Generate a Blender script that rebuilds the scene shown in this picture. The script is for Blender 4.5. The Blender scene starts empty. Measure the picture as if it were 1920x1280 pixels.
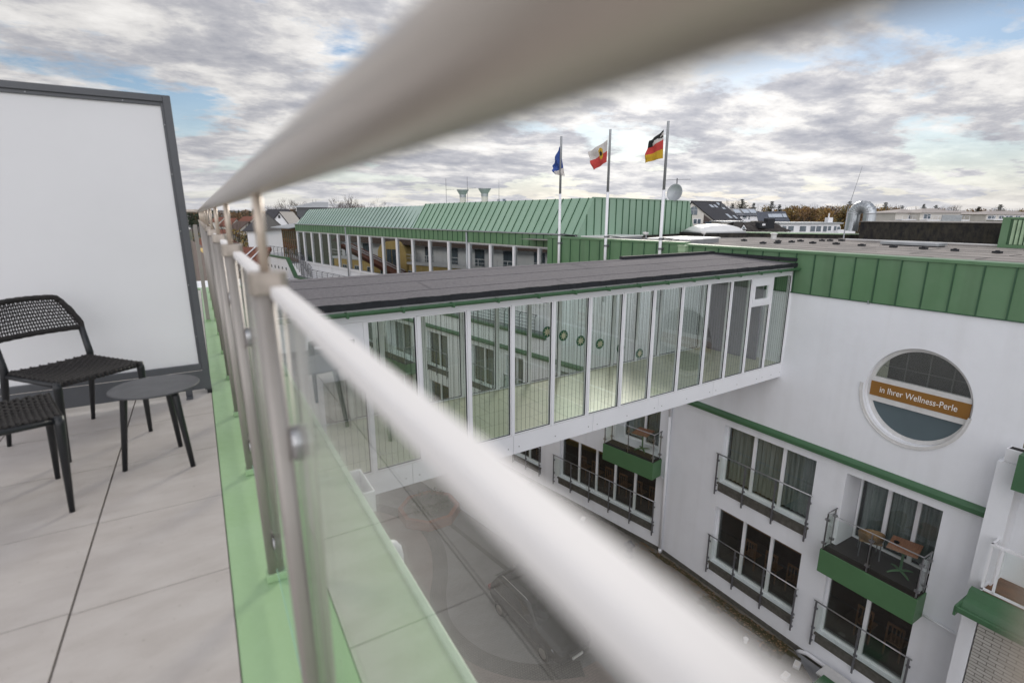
import bpy, bmesh, random, math
from math import sin, cos, pi, radians, sqrt, atan2
from mathutils import Vector, Matrix
random.seed(7)
SC = bpy.context.scene

# ------------------------------------------------------------------ camera
F_PX, PITCH, YAW, EYE = 975.0, radians(13.75), radians(30.8), 1.25
Fw = Vector((cos(PITCH)*sin(YAW), cos(PITCH)*cos(YAW), -sin(PITCH)))
Rt = Vector((cos(YAW), -sin(YAW), 0.0))
Up = Rt.cross(Fw)
EYEV = Vector((0, 0, EYE))
cam_d = bpy.data.cameras.new('camera'); cam = bpy.data.objects.new('camera', cam_d)
SC.collection.objects.link(cam); SC.camera = cam
m = Matrix((Rt, Up, -Fw)).transposed().to_4x4(); m.translation = EYEV
cam.matrix_world = m
cam_d.sensor_width = 36.0; cam_d.lens = F_PX/1920*36.0
cam_d.clip_start = 0.01; cam_d.clip_end = 3000
cam_d.dof.use_dof = True; cam_d.dof.focus_distance = 12.0; cam_d.dof.aperture_fstop = 1.9

# ------------------------------------------------------------------ world and sun
SUN_AZ, SUN_EL = radians(46), radians(24)      # clockwise from +Y
W = bpy.data.worlds.new('World'); SC.world = W; W.use_nodes = True
nt = W.node_tree; nt.nodes.clear()
def nn(t, **kw):
    n = nt.nodes.new(t)
    for k, v in kw.items(): setattr(n, k, v)
    return n
def mth(op, a, b=None, clamp=False):
    n = nn('ShaderNodeMath', operation=op); n.use_clamp = clamp
    for i, v in enumerate((a, b)):
        if v is None: continue
        if isinstance(v, (int, float)): n.inputs[i].default_value = v
        else: nt.links.new(v, n.inputs[i])
    return n.outputs[0]
def vmth(op, a, b):
    n = nn('ShaderNodeVectorMath', operation=op)
    for i, v in enumerate((a, b)):
        if isinstance(v, tuple): n.inputs[i].default_value = v
        else: nt.links.new(v, n.inputs[i])
    return n
def mixc(f, a, b):
    n = nn('ShaderNodeMix', data_type='RGBA')
    for i, v in ((0, f), (6, a), (7, b)):
        if isinstance(v, (int, float, tuple)): n.inputs[i].default_value = v
        else: nt.links.new(v, n.inputs[i])
    return n.outputs[2]
def ramp(v, stops):
    n = nn('ShaderNodeValToRGB'); nt.links.new(v, n.inputs[0])
    cr = n.color_ramp
    while len(cr.elements) < len(stops): cr.elements.new(0.5)
    for e, (p, c) in zip(cr.elements, stops):
        e.position = p; e.color = c if isinstance(c, tuple) else (c, c, c, 1)
    return n.outputs[0]
sky = nn('ShaderNodeTexSky', sky_type='NISHITA'); sky.sun_disc = False
sky.sun_elevation = SUN_EL; sky.sun_rotation = SUN_AZ; sky.dust_density = 0.3; sky.ozone_density = 2.0
tc = nn('ShaderNodeTexCoord')
sep = nn('ShaderNodeSeparateXYZ'); nt.links.new(tc.outputs['Generated'], sep.inputs[0])
zz = mth('MAXIMUM', sep.outputs[2], 0.0)
den = mth('ADD', zz, 0.16)
px_ = mth('DIVIDE', sep.outputs[0], den); py_ = mth('DIVIDE', sep.outputs[1], den)
comb = nn('ShaderNodeCombineXYZ'); nt.links.new(px_, comb.inputs[0]); nt.links.new(py_, comb.inputs[1])
mp = nn('ShaderNodeMapping'); mp.inputs['Scale'].default_value = (1.0, 1.25, 1); mp.inputs['Rotation'].default_value = (0, 0, 0.45)
mp.inputs['Location'].default_value = (3.1, 1.7, 0.4)
nt.links.new(comb.outputs[0], mp.inputs[0])
def noise(vec, scale, detail, rough, dist=0.0):
    n = nn('ShaderNodeTexNoise'); n.inputs['Scale'].default_value = scale; n.inputs['Detail'].default_value = detail
    n.inputs['Roughness'].default_value = rough; n.inputs['Distortion'].default_value = dist
    nt.links.new(vec, n.inputs['Vector']); return n.outputs[0]
n1 = noise(mp.outputs[0], 1.15, 12, 0.60, 0.15)       # where cloud stands
n2 = noise(mp.outputs[0], 2.1, 12, 0.62, 0.15)       # thick and thin cloud
n3 = noise(mp.outputs[0], 7.0, 6, 0.6, 0.2)
cover = ramp(mth('ADD', mth('MULTIPLY', n1, 0.72), mth('MULTIPLY', n2, 0.28)), [(0.405, 0.0), (0.475, 1.0)])
thick = mth('ADD', mth('MULTIPLY', n2, 0.75), mth('MULTIPLY', n3, 0.25))
ccol = ramp(thick, [(0.36, (0.92, 0.90, 0.88, 1)), (0.45, (0.76, 0.745, 0.735, 1)), (0.53, (0.52, 0.52, 0.55, 1)), (0.64, (0.36, 0.37, 0.42, 1))])
sund = (sin(SUN_AZ)*cos(SUN_EL), cos(SUN_AZ)*cos(SUN_EL), sin(SUN_EL))
dt = vmth('DOT_PRODUCT', tc.outputs['Generated'], sund).outputs['Value']
glow = mth('POWER', mth('MAXIMUM', dt, 0.0), 7.0)
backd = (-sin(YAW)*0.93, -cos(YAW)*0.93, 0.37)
bk = mth('MAXIMUM', vmth('DOT_PRODUCT', tc.outputs['Generated'], backd).outputs['Value'], 0.0)  # extra cloud brightness behind the camera, added to light the facades facing it
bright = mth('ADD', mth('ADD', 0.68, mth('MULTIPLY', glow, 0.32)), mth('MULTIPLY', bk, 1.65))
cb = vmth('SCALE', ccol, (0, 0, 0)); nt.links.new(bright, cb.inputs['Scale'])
blue = vmth('SCALE', sky.outputs[0], (0, 0, 0)); blue.inputs['Scale'].default_value = 0.068
hz0 = mth('POWER', mth('SUBTRACT', 1.0, mth('MINIMUM', mth('MULTIPLY', zz, 5.0), 1.0)), 1.5)
cover = mth('MAXIMUM', cover, mth('MULTIPLY', hz0, 0.9))
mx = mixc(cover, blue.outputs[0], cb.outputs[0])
# milky air close to the horizon
hz = mth('POWER', mth('SUBTRACT', 1.0, mth('MINIMUM', mth('MULTIPLY', zz, 7.0), 1.0)), 2.0)
mx2 = mixc(mth('MULTIPLY', hz, 0.5), mx, (0.56, 0.56, 0.58, 1))
bg = nn('ShaderNodeBackground'); nt.links.new(mx2, bg.inputs[0]); bg.inputs[1].default_value = 1.0
wo = nn('ShaderNodeOutputWorld'); nt.links.new(bg.outputs[0], wo.inputs[0])

sd = bpy.data.lights.new('sun', 'SUN'); sd.energy = 1.25; sd.angle = radians(15); sd.color = (1.0, 0.93, 0.84)
sun = bpy.data.objects.new('sun', sd); SC.collection.objects.link(sun)
sun.rotation_euler = Vector(sund).to_track_quat('Z', 'Y').to_euler()
sun.location = (0, 0, 30)
SC.view_settings.view_transform = 'Standard'; SC.view_settings.look = 'None'
SC.view_settings.gamma = 1; SC.view_settings.exposure = 0.46
SC.cycles.transparent_max_bounces = 32
SC.cycles.max_bounces = 10

# ------------------------------------------------------------------ materials
def newmat(name):
    mt = bpy.data.materials.new(name); mt.use_nodes = True
    t = mt.node_tree
    return mt, t, t.nodes['Principled BSDF']
def pm(name, col, rough=0.5, metal=0.0, var=0.0, vscale=3.0, bump=0.0, bscale=40.0, vcol=None, trans=0.0, stretch=(1,1,1), spec=0.5, grime=0.0, gcol=(0.1,0.09,0.07), detail=6, vlo=0.35, vhi=0.65, speck=0.0, streak=0.0):
    mt, t, b = newmat(name); N, L = t.nodes, t.links
    b.inputs['Base Color'].default_value = (*col, 1); b.inputs['Roughness'].default_value = rough
    b.inputs['Metallic'].default_value = metal; b.inputs['Specular IOR Level'].default_value = spec
    tcn = N.new('ShaderNodeTexCoord'); mpn = N.new('ShaderNodeMapping'); mpn.inputs['Scale'].default_value = stretch
    L.new(tcn.outputs['Object'], mpn.inputs[0]); last = None
    if var > 0:
        nz = N.new('ShaderNodeTexNoise'); nz.inputs['Scale'].default_value = vscale; nz.inputs['Detail'].default_value = detail
        nz.inputs['Roughness'].default_value = 0.6; L.new(mpn.outputs[0], nz.inputs[0])
        r = N.new('ShaderNodeMapRange'); r.inputs[1].default_value = vlo; r.inputs[2].default_value = vhi; L.new(nz.outputs[0], r.inputs[0])
        mxn = N.new('ShaderNodeMix'); mxn.data_type = 'RGBA'; L.new(r.outputs[0], mxn.inputs[0])
        c2 = vcol if vcol else tuple(c*(1-var) for c in col)
        mxn.inputs[6].default_value = (*col, 1); mxn.inputs[7].default_value = (*c2, 1)
        last = mxn.outputs[2]; L.new(last, b.inputs['Base Color'])
    if grime > 0:
        g = N.new('ShaderNodeTexNoise'); g.inputs['Scale'].default_value = 1.3; g.inputs['Detail'].default_value = 8; g.inputs['Roughness'].default_value = 0.75
        L.new(mpn.outputs[0], g.inputs[0])
        r = N.new('ShaderNodeMapRange'); r.inputs[1].default_value = 0.52; r.inputs[2].default_value = 0.75; r.inputs[4].default_value = grime; L.new(g.outputs[0], r.inputs[0])
        m2 = N.new('ShaderNodeMix'); m2.data_type = 'RGBA'; L.new(r.outputs[0], m2.inputs[0])
        if last: L.new(last, m2.inputs[6])
        else: m2.inputs[6].default_value = (*col, 1)
        m2.inputs[7].default_value = (*gcol, 1); L.new(m2.outputs[2], b.inputs['Base Color'])
    if speck > 0 or streak > 0:
        g2 = N.new('ShaderNodeTexNoise'); g2.inputs['Detail'].default_value = 4
        m3 = N.new('ShaderNodeMapping'); m3.inputs['Scale'].default_value = (1,1,1) if speck > 0 else (2.2,2.2,.16); L.new(tcn.outputs['Object'], m3.inputs[0]); L.new(m3.outputs[0], g2.inputs[0])
        g2.inputs['Scale'].default_value = 55.0 if speck > 0 else 1.0
        r = N.new('ShaderNodeMapRange'); r.inputs[1].default_value = 0.66 if speck > 0 else 0.5; r.inputs[2].default_value = 0.74 if speck > 0 else 0.8; r.inputs[4].default_value = max(speck, streak); L.new(g2.outputs[0], r.inputs[0])
        m2 = N.new('ShaderNodeMix'); m2.data_type = 'RGBA'; m2.blend_type = 'MULTIPLY'; L.new(r.outputs[0], m2.inputs[0])
        src = b.inputs['Base Color'].links[0].from_socket if b.inputs['Base Color'].links else None
        if src: L.new(src, m2.inputs[6])
        else: m2.inputs[6].default_value = (*col, 1)
        m2.inputs[7].default_value = (0.55, 0.52, 0.48, 1); L.new(m2.outputs[2], b.inputs['Base Color'])
    if bump > 0:
        nb = N.new('ShaderNodeTexNoise'); nb.inputs['Scale'].default_value = bscale; nb.inputs['Detail'].default_value = 5
        L.new(mpn.outputs[0], nb.inputs[0])
        bp = N.new('ShaderNodeBump'); bp.inputs['Strength'].default_value = bump; bp.inputs['Distance'].default_value = 0.02
        L.new(nb.outputs[0], bp.inputs['Height']); L.new(bp.outputs[0], b.inputs['Normal'])
    if trans > 0: b.inputs['Transmission Weight'].default_value = trans
    return mt
def glassmat(name, tint=(0.93, 0.97, 0.95), f0=0.04, extra=1.0, wavy=0.0, rough=0.0):
    mt = bpy.data.materials.new(name); mt.use_nodes = True; t = mt.node_tree; t.nodes.clear(); N, L = t.nodes, t.links
    g = N.new('ShaderNodeNewGeometry'); d = N.new('ShaderNodeVectorMath'); d.operation = 'DOT_PRODUCT'
    L.new(g.outputs['Incoming'], d.inputs[0]); L.new(g.outputs['Normal'], d.inputs[1])
    def M(op, a, b=None):
        n = N.new('ShaderNodeMath'); n.operation = op
        for i, v in enumerate((a, b)):
            if v is None: continue
            if isinstance(v, (int, float)): n.inputs[i].default_value = v
            else: L.new(v, n.inputs[i])
        return n.outputs[0]
    c = M('ABSOLUTE', d.outputs['Value']); k = M('SUBTRACT', 1.0, c); k = M('MAXIMUM', k, 0.0); p = M('POWER', k, 5.0)
    fac = M('MULTIPLY', M('ADD', M('MULTIPLY', p, 1-f0), f0), extra)
    tr = N.new('ShaderNodeBsdfTransparent'); tr.inputs[0].default_value = (*tint, 1)
    gl = N.new('ShaderNodeBsdfGlossy'); gl.inputs['Roughness'].default_value = rough; gl.inputs[0].default_value = (0.95, 0.97, 0.96, 1)
    if wavy > 0:
        nz = N.new('ShaderNodeTexNoise'); nz.inputs['Scale'].default_value = 0.7; nz.inputs['Detail'].default_value = 1
        tcn = N.new('ShaderNodeTexCoord'); L.new(tcn.outputs['Object'], nz.inputs[0])
        bp = N.new('ShaderNodeBump'); bp.inputs['Strength'].default_value = wavy; bp.inputs['Distance'].default_value = 0.05
        L.new(nz.outputs[0], bp.inputs['Height']); L.new(bp.outputs[0], gl.inputs['Normal'])
    mxs = N.new('ShaderNodeMixShader'); L.new(fac, mxs.inputs[0]); L.new(tr.outputs[0], mxs.inputs[1]); L.new(gl.outputs[0], mxs.inputs[2])
    o = N.new('ShaderNodeOutputMaterial'); L.new(mxs.outputs[0], o.inputs[0])
    return mt
def brickmat(name, c1, c2, mortar, sx=1.0, scale=1.0, bw=0.24, rh=0.075, ms=0.006, rough=0.8, axis='YZ', bump=0.3, var=0.15):
    mt, t, b = newmat(name); N, L = t.nodes, t.links
    tcn = N.new('ShaderNodeTexCoord'); s = N.new('ShaderNodeSeparateXYZ'); L.new(tcn.outputs['Object'], s.inputs[0])
    cx = N.new('ShaderNodeCombineXYZ'); L.new(s.outputs['XYZ'.index(axis[0])], cx.inputs[0]); L.new(s.outputs['XYZ'.index(axis[1])], cx.inputs[1])
    br = N.new('ShaderNodeTexBrick'); L.new(cx.outputs[0], br.inputs['Vector'])
    br.inputs['Scale'].default_value = scale; br.inputs['Brick Width'].default_value = bw; br.inputs['Row Height'].default_value = rh
    br.inputs['Mortar Size'].default_value = ms; br.inputs['Mortar Smooth'].default_value = 0.1
    br.inputs['Color1'].default_value = (*c1, 1); br.inputs['Color2'].default_value = (*c2, 1); br.inputs['Mortar'].default_value = (*mortar, 1)
    nz = N.new('ShaderNodeTexNoise'); nz.inputs['Scale'].default_value = 0.8; nz.inputs['Detail'].default_value = 8; L.new(tcn.outputs['Object'], nz.inputs[0])
    hs = N.new('ShaderNodeMix'); hs.data_type = 'RGBA'; hs.blend_type = 'MULTIPLY'; hs.inputs[0].default_value = var*2
    L.new(br.outputs[0], hs.inputs[6]); L.new(nz.outputs[0], hs.inputs[7]); L.new(hs.outputs[2], b.inputs['Base Color'])
    b.inputs['Roughness'].default_value = rough
    bp = N.new('ShaderNodeBump'); bp.inputs['Strength'].default_value = bump; bp.inputs['Distance'].default_value = 0.01; bp.invert = True
    L.new(br.outputs['Fac'], bp.inputs['Height']); L.new(bp.outputs[0], b.inputs['Normal'])
    return mt

M_ = {}
M_['tile'] = pm('deck_tile_mat', (0.49, 0.452, 0.428), 0.42, var=0.35, vscale=5.0, vcol=(0.43, 0.39, 0.365), stretch=(1.0, 2.2, 1), bump=0.14, bscale=160, grime=0.22, gcol=(0.33, 0.285, 0.26), spec=0.35, detail=12, speck=0.5)
M_['tilegap'] = pm('deck_gap_mat', (0.03, 0.03, 0.03), 0.9, var=0.3)
M_['ledge'] = pm('ledge_coating_mat', (0.29, 0.44, 0.23), 0.42, var=0.2, vscale=1.8, vcol=(0.33, 0.48, 0.28), bump=0.25, bscale=16, grime=0.2, gcol=(0.28, 0.40, 0.24))
M_['ledge_lip'] = pm('ledge_lip_mat', (0.46, 0.62, 0.44), 0.4, var=0.15, bump=0.1)
M_['alu'] = pm('satin_aluminium_mat', (0.52, 0.46, 0.405), 0.30, metal=0.6, var=0.22, vscale=1.2, stretch=(14, 0.5, 14), bump=0.02, bscale=160, speck=0.25)
M_['alu_dark'] = pm('grey_post_mat', (0.37, 0.34, 0.315), 0.45, metal=0.4, var=0.12, vscale=2.0, bump=0.015, bscale=120)
M_['alu_warm'] = pm('warm_stem_mat', (0.62, 0.53, 0.44), 0.4, metal=0.4, var=0.08)
M_['alu_white'] = pm('bright_cap_mat', (0.84, 0.82, 0.81), 0.6, var=0.05, bump=0.01, spec=0.3)
M_['steel'] = pm('stainless_mat', (0.45, 0.45, 0.46), 0.28, metal=0.95, var=0.2, vscale=6)
M_['steel_mid'] = pm('grey_steel_mat', (0.22, 0.22, 0.24), 0.4, metal=0.6, var=0.2, vscale=6)
M_['black'] = pm('black_metal_mat', (0.013, 0.015, 0.018), 0.38, var=0.3, vscale=9, bump=0.03, bscale=300)
M_['tabletop'] = pm('dark_tabletop_mat', (0.045, 0.046, 0.05), 0.42, var=0.25, vscale=12, vcol=(0.07, 0.07, 0.075), bump=0.06, bscale=350)
M_['rope'] = pm('black_rope_mat', (0.016, 0.014, 0.014), 0.75, var=0.5, vscale=60, vcol=(0.035, 0.03, 0.028), bump=0.6, bscale=260)
M_['frost'] = pm('frosted_panel_mat', (0.76, 0.76, 0.775), 0.4, var=0.05, vscale=0.8, grime=0.06, gcol=(0.6,0.6,0.6), streak=0.0)
M_['anthracite'] = pm('anthracite_frame_mat', (0.10, 0.105, 0.115), 0.42, metal=0.2, var=0.15, vscale=3, bump=0.02, bscale=200)
M_['white'] = pm('white_render_mat', (0.84, 0.85, 0.885), 0.85, var=0.05, vscale=0.7, vcol=(0.79, 0.80, 0.835), bump=0.12, bscale=30, grime=0.10, gcol=(0.52, 0.51, 0.50), streak=0.16)
M_['white_paint'] = pm('white_powder_coat_mat', (0.83, 0.83, 0.855), 0.42, var=0.04, vscale=1.5, grime=0.06, gcol=(0.6, 0.6, 0.6))
M_['offwhite'] = pm('aged_white_mat', (0.68, 0.67, 0.66), 0.6, var=0.12, vscale=5, grime=0.35, gcol=(0.42, 0.36, 0.28))
M_['green'] = pm('green_cladding_mat', (0.105, 0.215, 0.105), 0.5, var=0.2, vscale=0.9, vcol=(0.135, 0.24, 0.135), bump=0.35, bscale=2.4, grime=0.10, gcol=(0.15, 0.2, 0.13), streak=0.5)
M_['green_dark'] = pm('green_trim_mat', (0.06, 0.145, 0.07), 0.42, var=0.12, vscale=2)
M_['green_seam'] = pm('green_seam_mat', (0.035, 0.10, 0.05), 0.5, var=0.1)
M_['green_roof'] = pm('green_roof_mat', (0.25, 0.395, 0.285), 0.40, var=0.16, vscale=0.5, vcol=(0.29, 0.43, 0.32), bump=0.18, bscale=1.8, spec=0.6, grime=0.12, gcol=(0.24,0.30,0.22))
M_['green_roof2'] = pm('pale_green_roof_mat', (0.33, 0.45, 0.39), 0.32, var=0.16, vscale=0.5, vcol=(0.37, 0.49, 0.44), bump=0.12, bscale=1.8, spec=0.9)
M_['green_pale'] = pm('pale_green_metal_mat', (0.36, 0.50, 0.32), 0.5, var=0.2, vscale=4, grime=0.2)
M_['green_balc'] = pm('green_balcony_mat', (0.085, 0.19, 0.085), 0.5, var=0.1, vscale=1.5)
M_['felt'] = pm('roof_felt_mat', (0.095, 0.09, 0.10), 0.9, var=0.5, vscale=38, vcol=(0.165, 0.155, 0.165), stretch=(0.5, 1.0, 1), bump=0.6, bscale=90, grime=0.5, gcol=(0.20, 0.185, 0.185), detail=10)
M_['felt_edge'] = pm('felt_edge_mat', (0.02, 0.022, 0.028), 0.75, var=0.4, vscale=12, bump=0.5, bscale=80)
M_['bigroof'] = pm('gravel_felt_roof_mat', (0.21, 0.195, 0.185), 0.95, var=0.5, vscale=1.0, vcol=(0.32, 0.29, 0.27), stretch=(1, 1, 1), bump=0.5, bscale=40, grime=0.5, gcol=(0.08, 0.075, 0.07))
M_['blackmoss'] = pm('mossy_black_wall_mat', (0.012, 0.012, 0.014), 0.95, var=0.9, vscale=5.5, vcol=(0.05, 0.045, 0.035), stretch=(1, 1, 0.5), bump=1.0, bscale=14, grime=0.5, gcol=(0.065, 0.055, 0.03), detail=10)
M_['lowroof'] = pm('damp_low_roof_mat', (0.19, 0.175, 0.15), 0.85, var=0.5, vscale=0.8, vcol=(0.11, 0.10, 0.08), bump=0.35, bscale=18, grime=0.75, gcol=(0.055, 0.05, 0.03))
M_['moss'] = pm('moss_mat', (0.035, 0.033, 0.012), 0.9, var=0.8, vscale=9, vcol=(0.075, 0.06, 0.025), bump=1.0, bscale=40)
M_['glass_rail'] = glassmat('rail_glass_mat', (0.965, 0.985, 0.97), extra=1.15)
M_['glass_bridge'] = glassmat('bridge_glass_mat', (0.955, 0.985, 0.97), 0.06, wavy=0.02)
M_['glass_bridge2'] = glassmat('bridge_glass_dusty_mat', (0.93, 0.975, 0.955), 0.10, wavy=0.05)
M_['glass_bridge3'] = glassmat('bridge_glass_clear_mat', (0.965, 0.985, 0.975), 0.05, wavy=0.08)
M_['glass_win'] = glassmat('window_glass_mat', (0.85, 0.87, 0.86), 0.07, wavy=0.02)
M_['glass_wing'] = glassmat('reflective_window_mat', (0.35, 0.42, 0.42), 0.30, extra=1.0, wavy=0.015)
M_['glass_edge'] = pm('glass_edge_mat', (0.30, 0.50, 0.40), 0.2, var=0.1)
M_['curtain'] = pm('grey_curtain_mat', (0.42, 0.445, 0.44), 0.9, var=0.35, vscale=14, stretch=(1, 1, 0.05), vcol=(0.22, 0.26, 0.26))
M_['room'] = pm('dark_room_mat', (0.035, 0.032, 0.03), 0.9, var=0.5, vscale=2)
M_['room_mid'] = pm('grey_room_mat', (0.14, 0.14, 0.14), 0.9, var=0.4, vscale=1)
M_['wood'] = pm('brown_wood_mat', (0.23, 0.11, 0.05), 0.6, var=0.4, vscale=6, stretch=(1, 1, 6), bump=0.1)
M_['wood_dark'] = pm('dark_decking_mat', (0.035, 0.028, 0.024), 0.7, var=0.5, vscale=5, stretch=(1, 9, 1), bump=0.2, bscale=60)
M_['wood_table'] = pm('teak_top_mat', (0.34, 0.17, 0.10), 0.5, var=0.35, vscale=5, stretch=(1, 8, 1))
M_['sill'] = pm('slate_sill_mat', (0.12, 0.115, 0.10), 0.8, var=0.5, vscale=9, vcol=(0.075, 0.07, 0.06), bump=0.2, grime=0.3)
M_['sign'] = pm('ochre_sign_mat', (0.27, 0.125, 0.022), 0.5, var=0.10, vscale=3)
M_['lettering'] = pm('sign_letter_mat', (0.85, 0.83, 0.80), 0.5, var=0.03)
M_['blindglass'] = pm('frosted_grey_glass_mat', (0.10, 0.135, 0.15), 0.3, var=0.08, vscale=2, spec=0.5)
M_['bridgefloor'] = brickmat('bridge_tile_mat', (0.62, 0.60, 0.44), (0.58, 0.57, 0.42), (0.38, 0.37, 0.28), bw=0.6, rh=0.6, ms=0.008, rough=0.35, axis='XY', bump=0.1, var=0.1)
M_['purple'] = pm('grey_end_wall_mat', (0.23, 0.21, 0.24), 0.8, var=0.1)
M_['stripe'] = pm('dark_glass_stripe_mat', (0.02, 0.03, 0.03), 0.5, var=0.2)
M_['paving'] = brickmat('courtyard_paving_mat', (0.27, 0.26, 0.255), (0.235, 0.225, 0.22), (0.15, 0.145, 0.14), bw=0.2, rh=0.1, ms=0.006, axis='XY', bump=0.3, var=0.2)
M_['paving_red'] = brickmat('red_paving_mat', (0.31, 0.245, 0.22), (0.275, 0.225, 0.20), (0.17, 0.14, 0.13), bw=0.2, rh=0.1, ms=0.006, axis='XY', bump=0.3, var=0.2)
M_['setts'] = brickmat('sett_band_mat', (0.20, 0.185, 0.165), (0.15, 0.14, 0.13), (0.07, 0.065, 0.06), bw=0.1, rh=0.1, ms=0.012, axis='XY', bump=0.6, var=0.3)
M_['brick'] = brickmat('white_brick_mat', (0.62, 0.60, 0.56), (0.52, 0.50, 0.46), (0.13, 0.115, 0.10), bw=0.26, rh=0.075, ms=0.0065, axis='YZ', bump=0.5, var=0.15)
M_['redbrick'] = brickmat('red_brick_mat', (0.33, 0.13, 0.07), (0.28, 0.10, 0.06), (0.25, 0.21, 0.18), bw=0.25, rh=0.08, ms=0.01, axis='XZ', bump=0.3)
M_['carpaint'] = pm('dark_car_paint_mat', (0.018, 0.018, 0.019), 0.22, metal=0.3, var=0.2, spec=0.6)
M_['carglass'] = pm('car_glass_mat', (0.01, 0.012, 0.014), 0.05, var=0.1, spec=0.8)
M_['rubber'] = pm('tyre_mat', (0.015, 0.015, 0.015), 0.85, var=0.3)
M_['chrome'] = pm('chrome_mat', (0.75, 0.75, 0.76), 0.15, metal=1.0, var=0.05)
M_['lamp_glass'] = pm('headlight_mat', (0.45, 0.47, 0.5), 0.15, metal=0.4, var=0.2)
M_['red_lamp'] = pm('red_lamp_mat', (0.25, 0.02, 0.02), 0.3, var=0.1)
M_['galv'] = pm('galvanised_duct_mat', (0.50, 0.53, 0.55), 0.32, metal=0.85, var=0.3, vscale=2.5, vcol=(0.34, 0.36, 0.38), bump=0.1, bscale=8)
M_['zinc'] = pm('grey_zinc_mat', (0.42, 0.44, 0.46), 0.45, metal=0.5, var=0.2, vscale=2)
M_['dome'] = pm('skylight_dome_mat', (0.78, 0.78, 0.77), 0.3, var=0.06, grime=0.15, gcol=(0.5, 0.5, 0.45))
M_['concrete'] = pm('concrete_mat', (0.30, 0.28, 0.26), 0.9, var=0.4, vscale=4, bump=0.3, grime=0.3)
M_['darkslate'] = pm('dark_slate_roof_mat', (0.055, 0.053, 0.060), 0.6, var=0.4, vscale=2.5, stretch=(1, 1, 5), bump=0.2, bscale=6)
M_['bluesolar'] = pm('blue_grey_roof_mat', (0.075, 0.085, 0.11), 0.35, var=0.3, vscale=2)
M_['redroof'] = pm('red_tile_roof_mat', (0.22, 0.075, 0.045), 0.75, var=0.4, vscale=3, stretch=(1, 1, 4), bump=0.3, bscale=8)
M_['brownroof'] = pm('brown_tile_roof_mat', (0.11, 0.07, 0.055), 0.75, var=0.4, vscale=3, stretch=(1, 5, 1), bump=0.3, bscale=8)
M_['thatch'] = pm('black_thatch_mat', (0.03, 0.027, 0.026), 0.95, var=0.7, vscale=3, vcol=(0.07, 0.06, 0.055), stretch=(1, 4, 1), bump=0.8, bscale=14)
M_['cream'] = pm('cream_wall_mat', (0.66, 0.63, 0.58), 0.8, var=0.1, vscale=0.5)
M_['villa_roof'] = pm('pinkish_grey_roof_mat', (0.36, 0.32, 0.30), 0.7, var=0.2, vscale=0.6, stretch=(1, 4, 1))
M_['yellow'] = pm('yellow_wall_mat', (0.68, 0.50, 0.20), 0.8, var=0.1, vscale=0.6)
M_['brickdark'] = pm('dark_brick_front_mat', (0.09, 0.07, 0.065), 0.85, var=0.3, vscale=5)
M_['winblue'] = pm('far_window_mat', (0.05, 0.075, 0.10), 0.12, var=0.4, vscale=0.6, vcol=(0.12, 0.15, 0.18), spec=0.8)
M_['skylite'] = pm('roof_window_mat', (0.55, 0.60, 0.66), 0.15, metal=0.3, var=0.1)
M_['bark'] = pm('bark_mat', (0.09, 0.07, 0.055), 0.9, var=0.4, vscale=8, bump=0.4)
M_['leaf_orange'] = pm('autumn_leaf_mat', (0.30, 0.165, 0.05), 0.8, var=0.7, vscale=0.12, vcol=(0.19, 0.165, 0.055), detail=3)
M_['leaf_brown'] = pm('brown_leaf_mat', (0.16, 0.105, 0.065), 0.8, var=0.6, vscale=0.2, vcol=(0.24, 0.14, 0.06), detail=3)
M_['needle'] = pm('conifer_needle_mat', (0.022, 0.038, 0.022), 0.8, var=0.5, vscale=0.9, vcol=(0.045, 0.06, 0.03))
M_['ground'] = pm('town_ground_mat', (0.10, 0.095, 0.07), 0.95, var=0.6, vscale=0.02, vcol=(0.07, 0.085, 0.045), bump=0.2, bscale=1)
M_['hill'] = pm('far_hill_mat', (0.06, 0.075, 0.09), 0.95, var=0.6, vscale=0.03, vcol=(0.10, 0.085, 0.075))
M_['flag_blue'] = pm('blue_cloth_mat', (0.045, 0.10, 0.36), 0.8, var=0.2, vscale=4)
M_['flag_white'] = pm('white_cloth_mat', (0.68, 0.65, 0.62), 0.8, var=0.1, vscale=4)
M_['flag_red'] = pm('red_cloth_mat', (0.62, 0.07, 0.06), 0.8, var=0.2, vscale=4)
M_['flag_gold'] = pm('gold_cloth_mat', (0.68, 0.42, 0.03), 0.8, var=0.2, vscale=4)
M_['flag_black'] = pm('black_cloth_mat', (0.02, 0.02, 0.02), 0.8, var=0.2, vscale=4)
M_['deco'] = pm('ornament_green_mat', (0.03, 0.13, 0.07), 0.6, var=0.3, vscale=20)
M_['deco_gold'] = pm('ornament_straw_mat', (0.62, 0.55, 0.38), 0.5, var=0.2, vscale=20)
M_['terrace'] = pm('terrace_floor_mat', (0.30, 0.31, 0.33), 0.8, var=0.2, vscale=2)
M_['plant'] = pm('shrub_leaf_mat', (0.045, 0.08, 0.03), 0.8, var=0.5, vscale=9, vcol=(0.10, 0.09, 0.04))
M_['wicker'] = pm('wicker_mat', (0.30, 0.19, 0.09), 0.7, var=0.5, vscale=40, bump=0.6, bscale=90)

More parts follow.
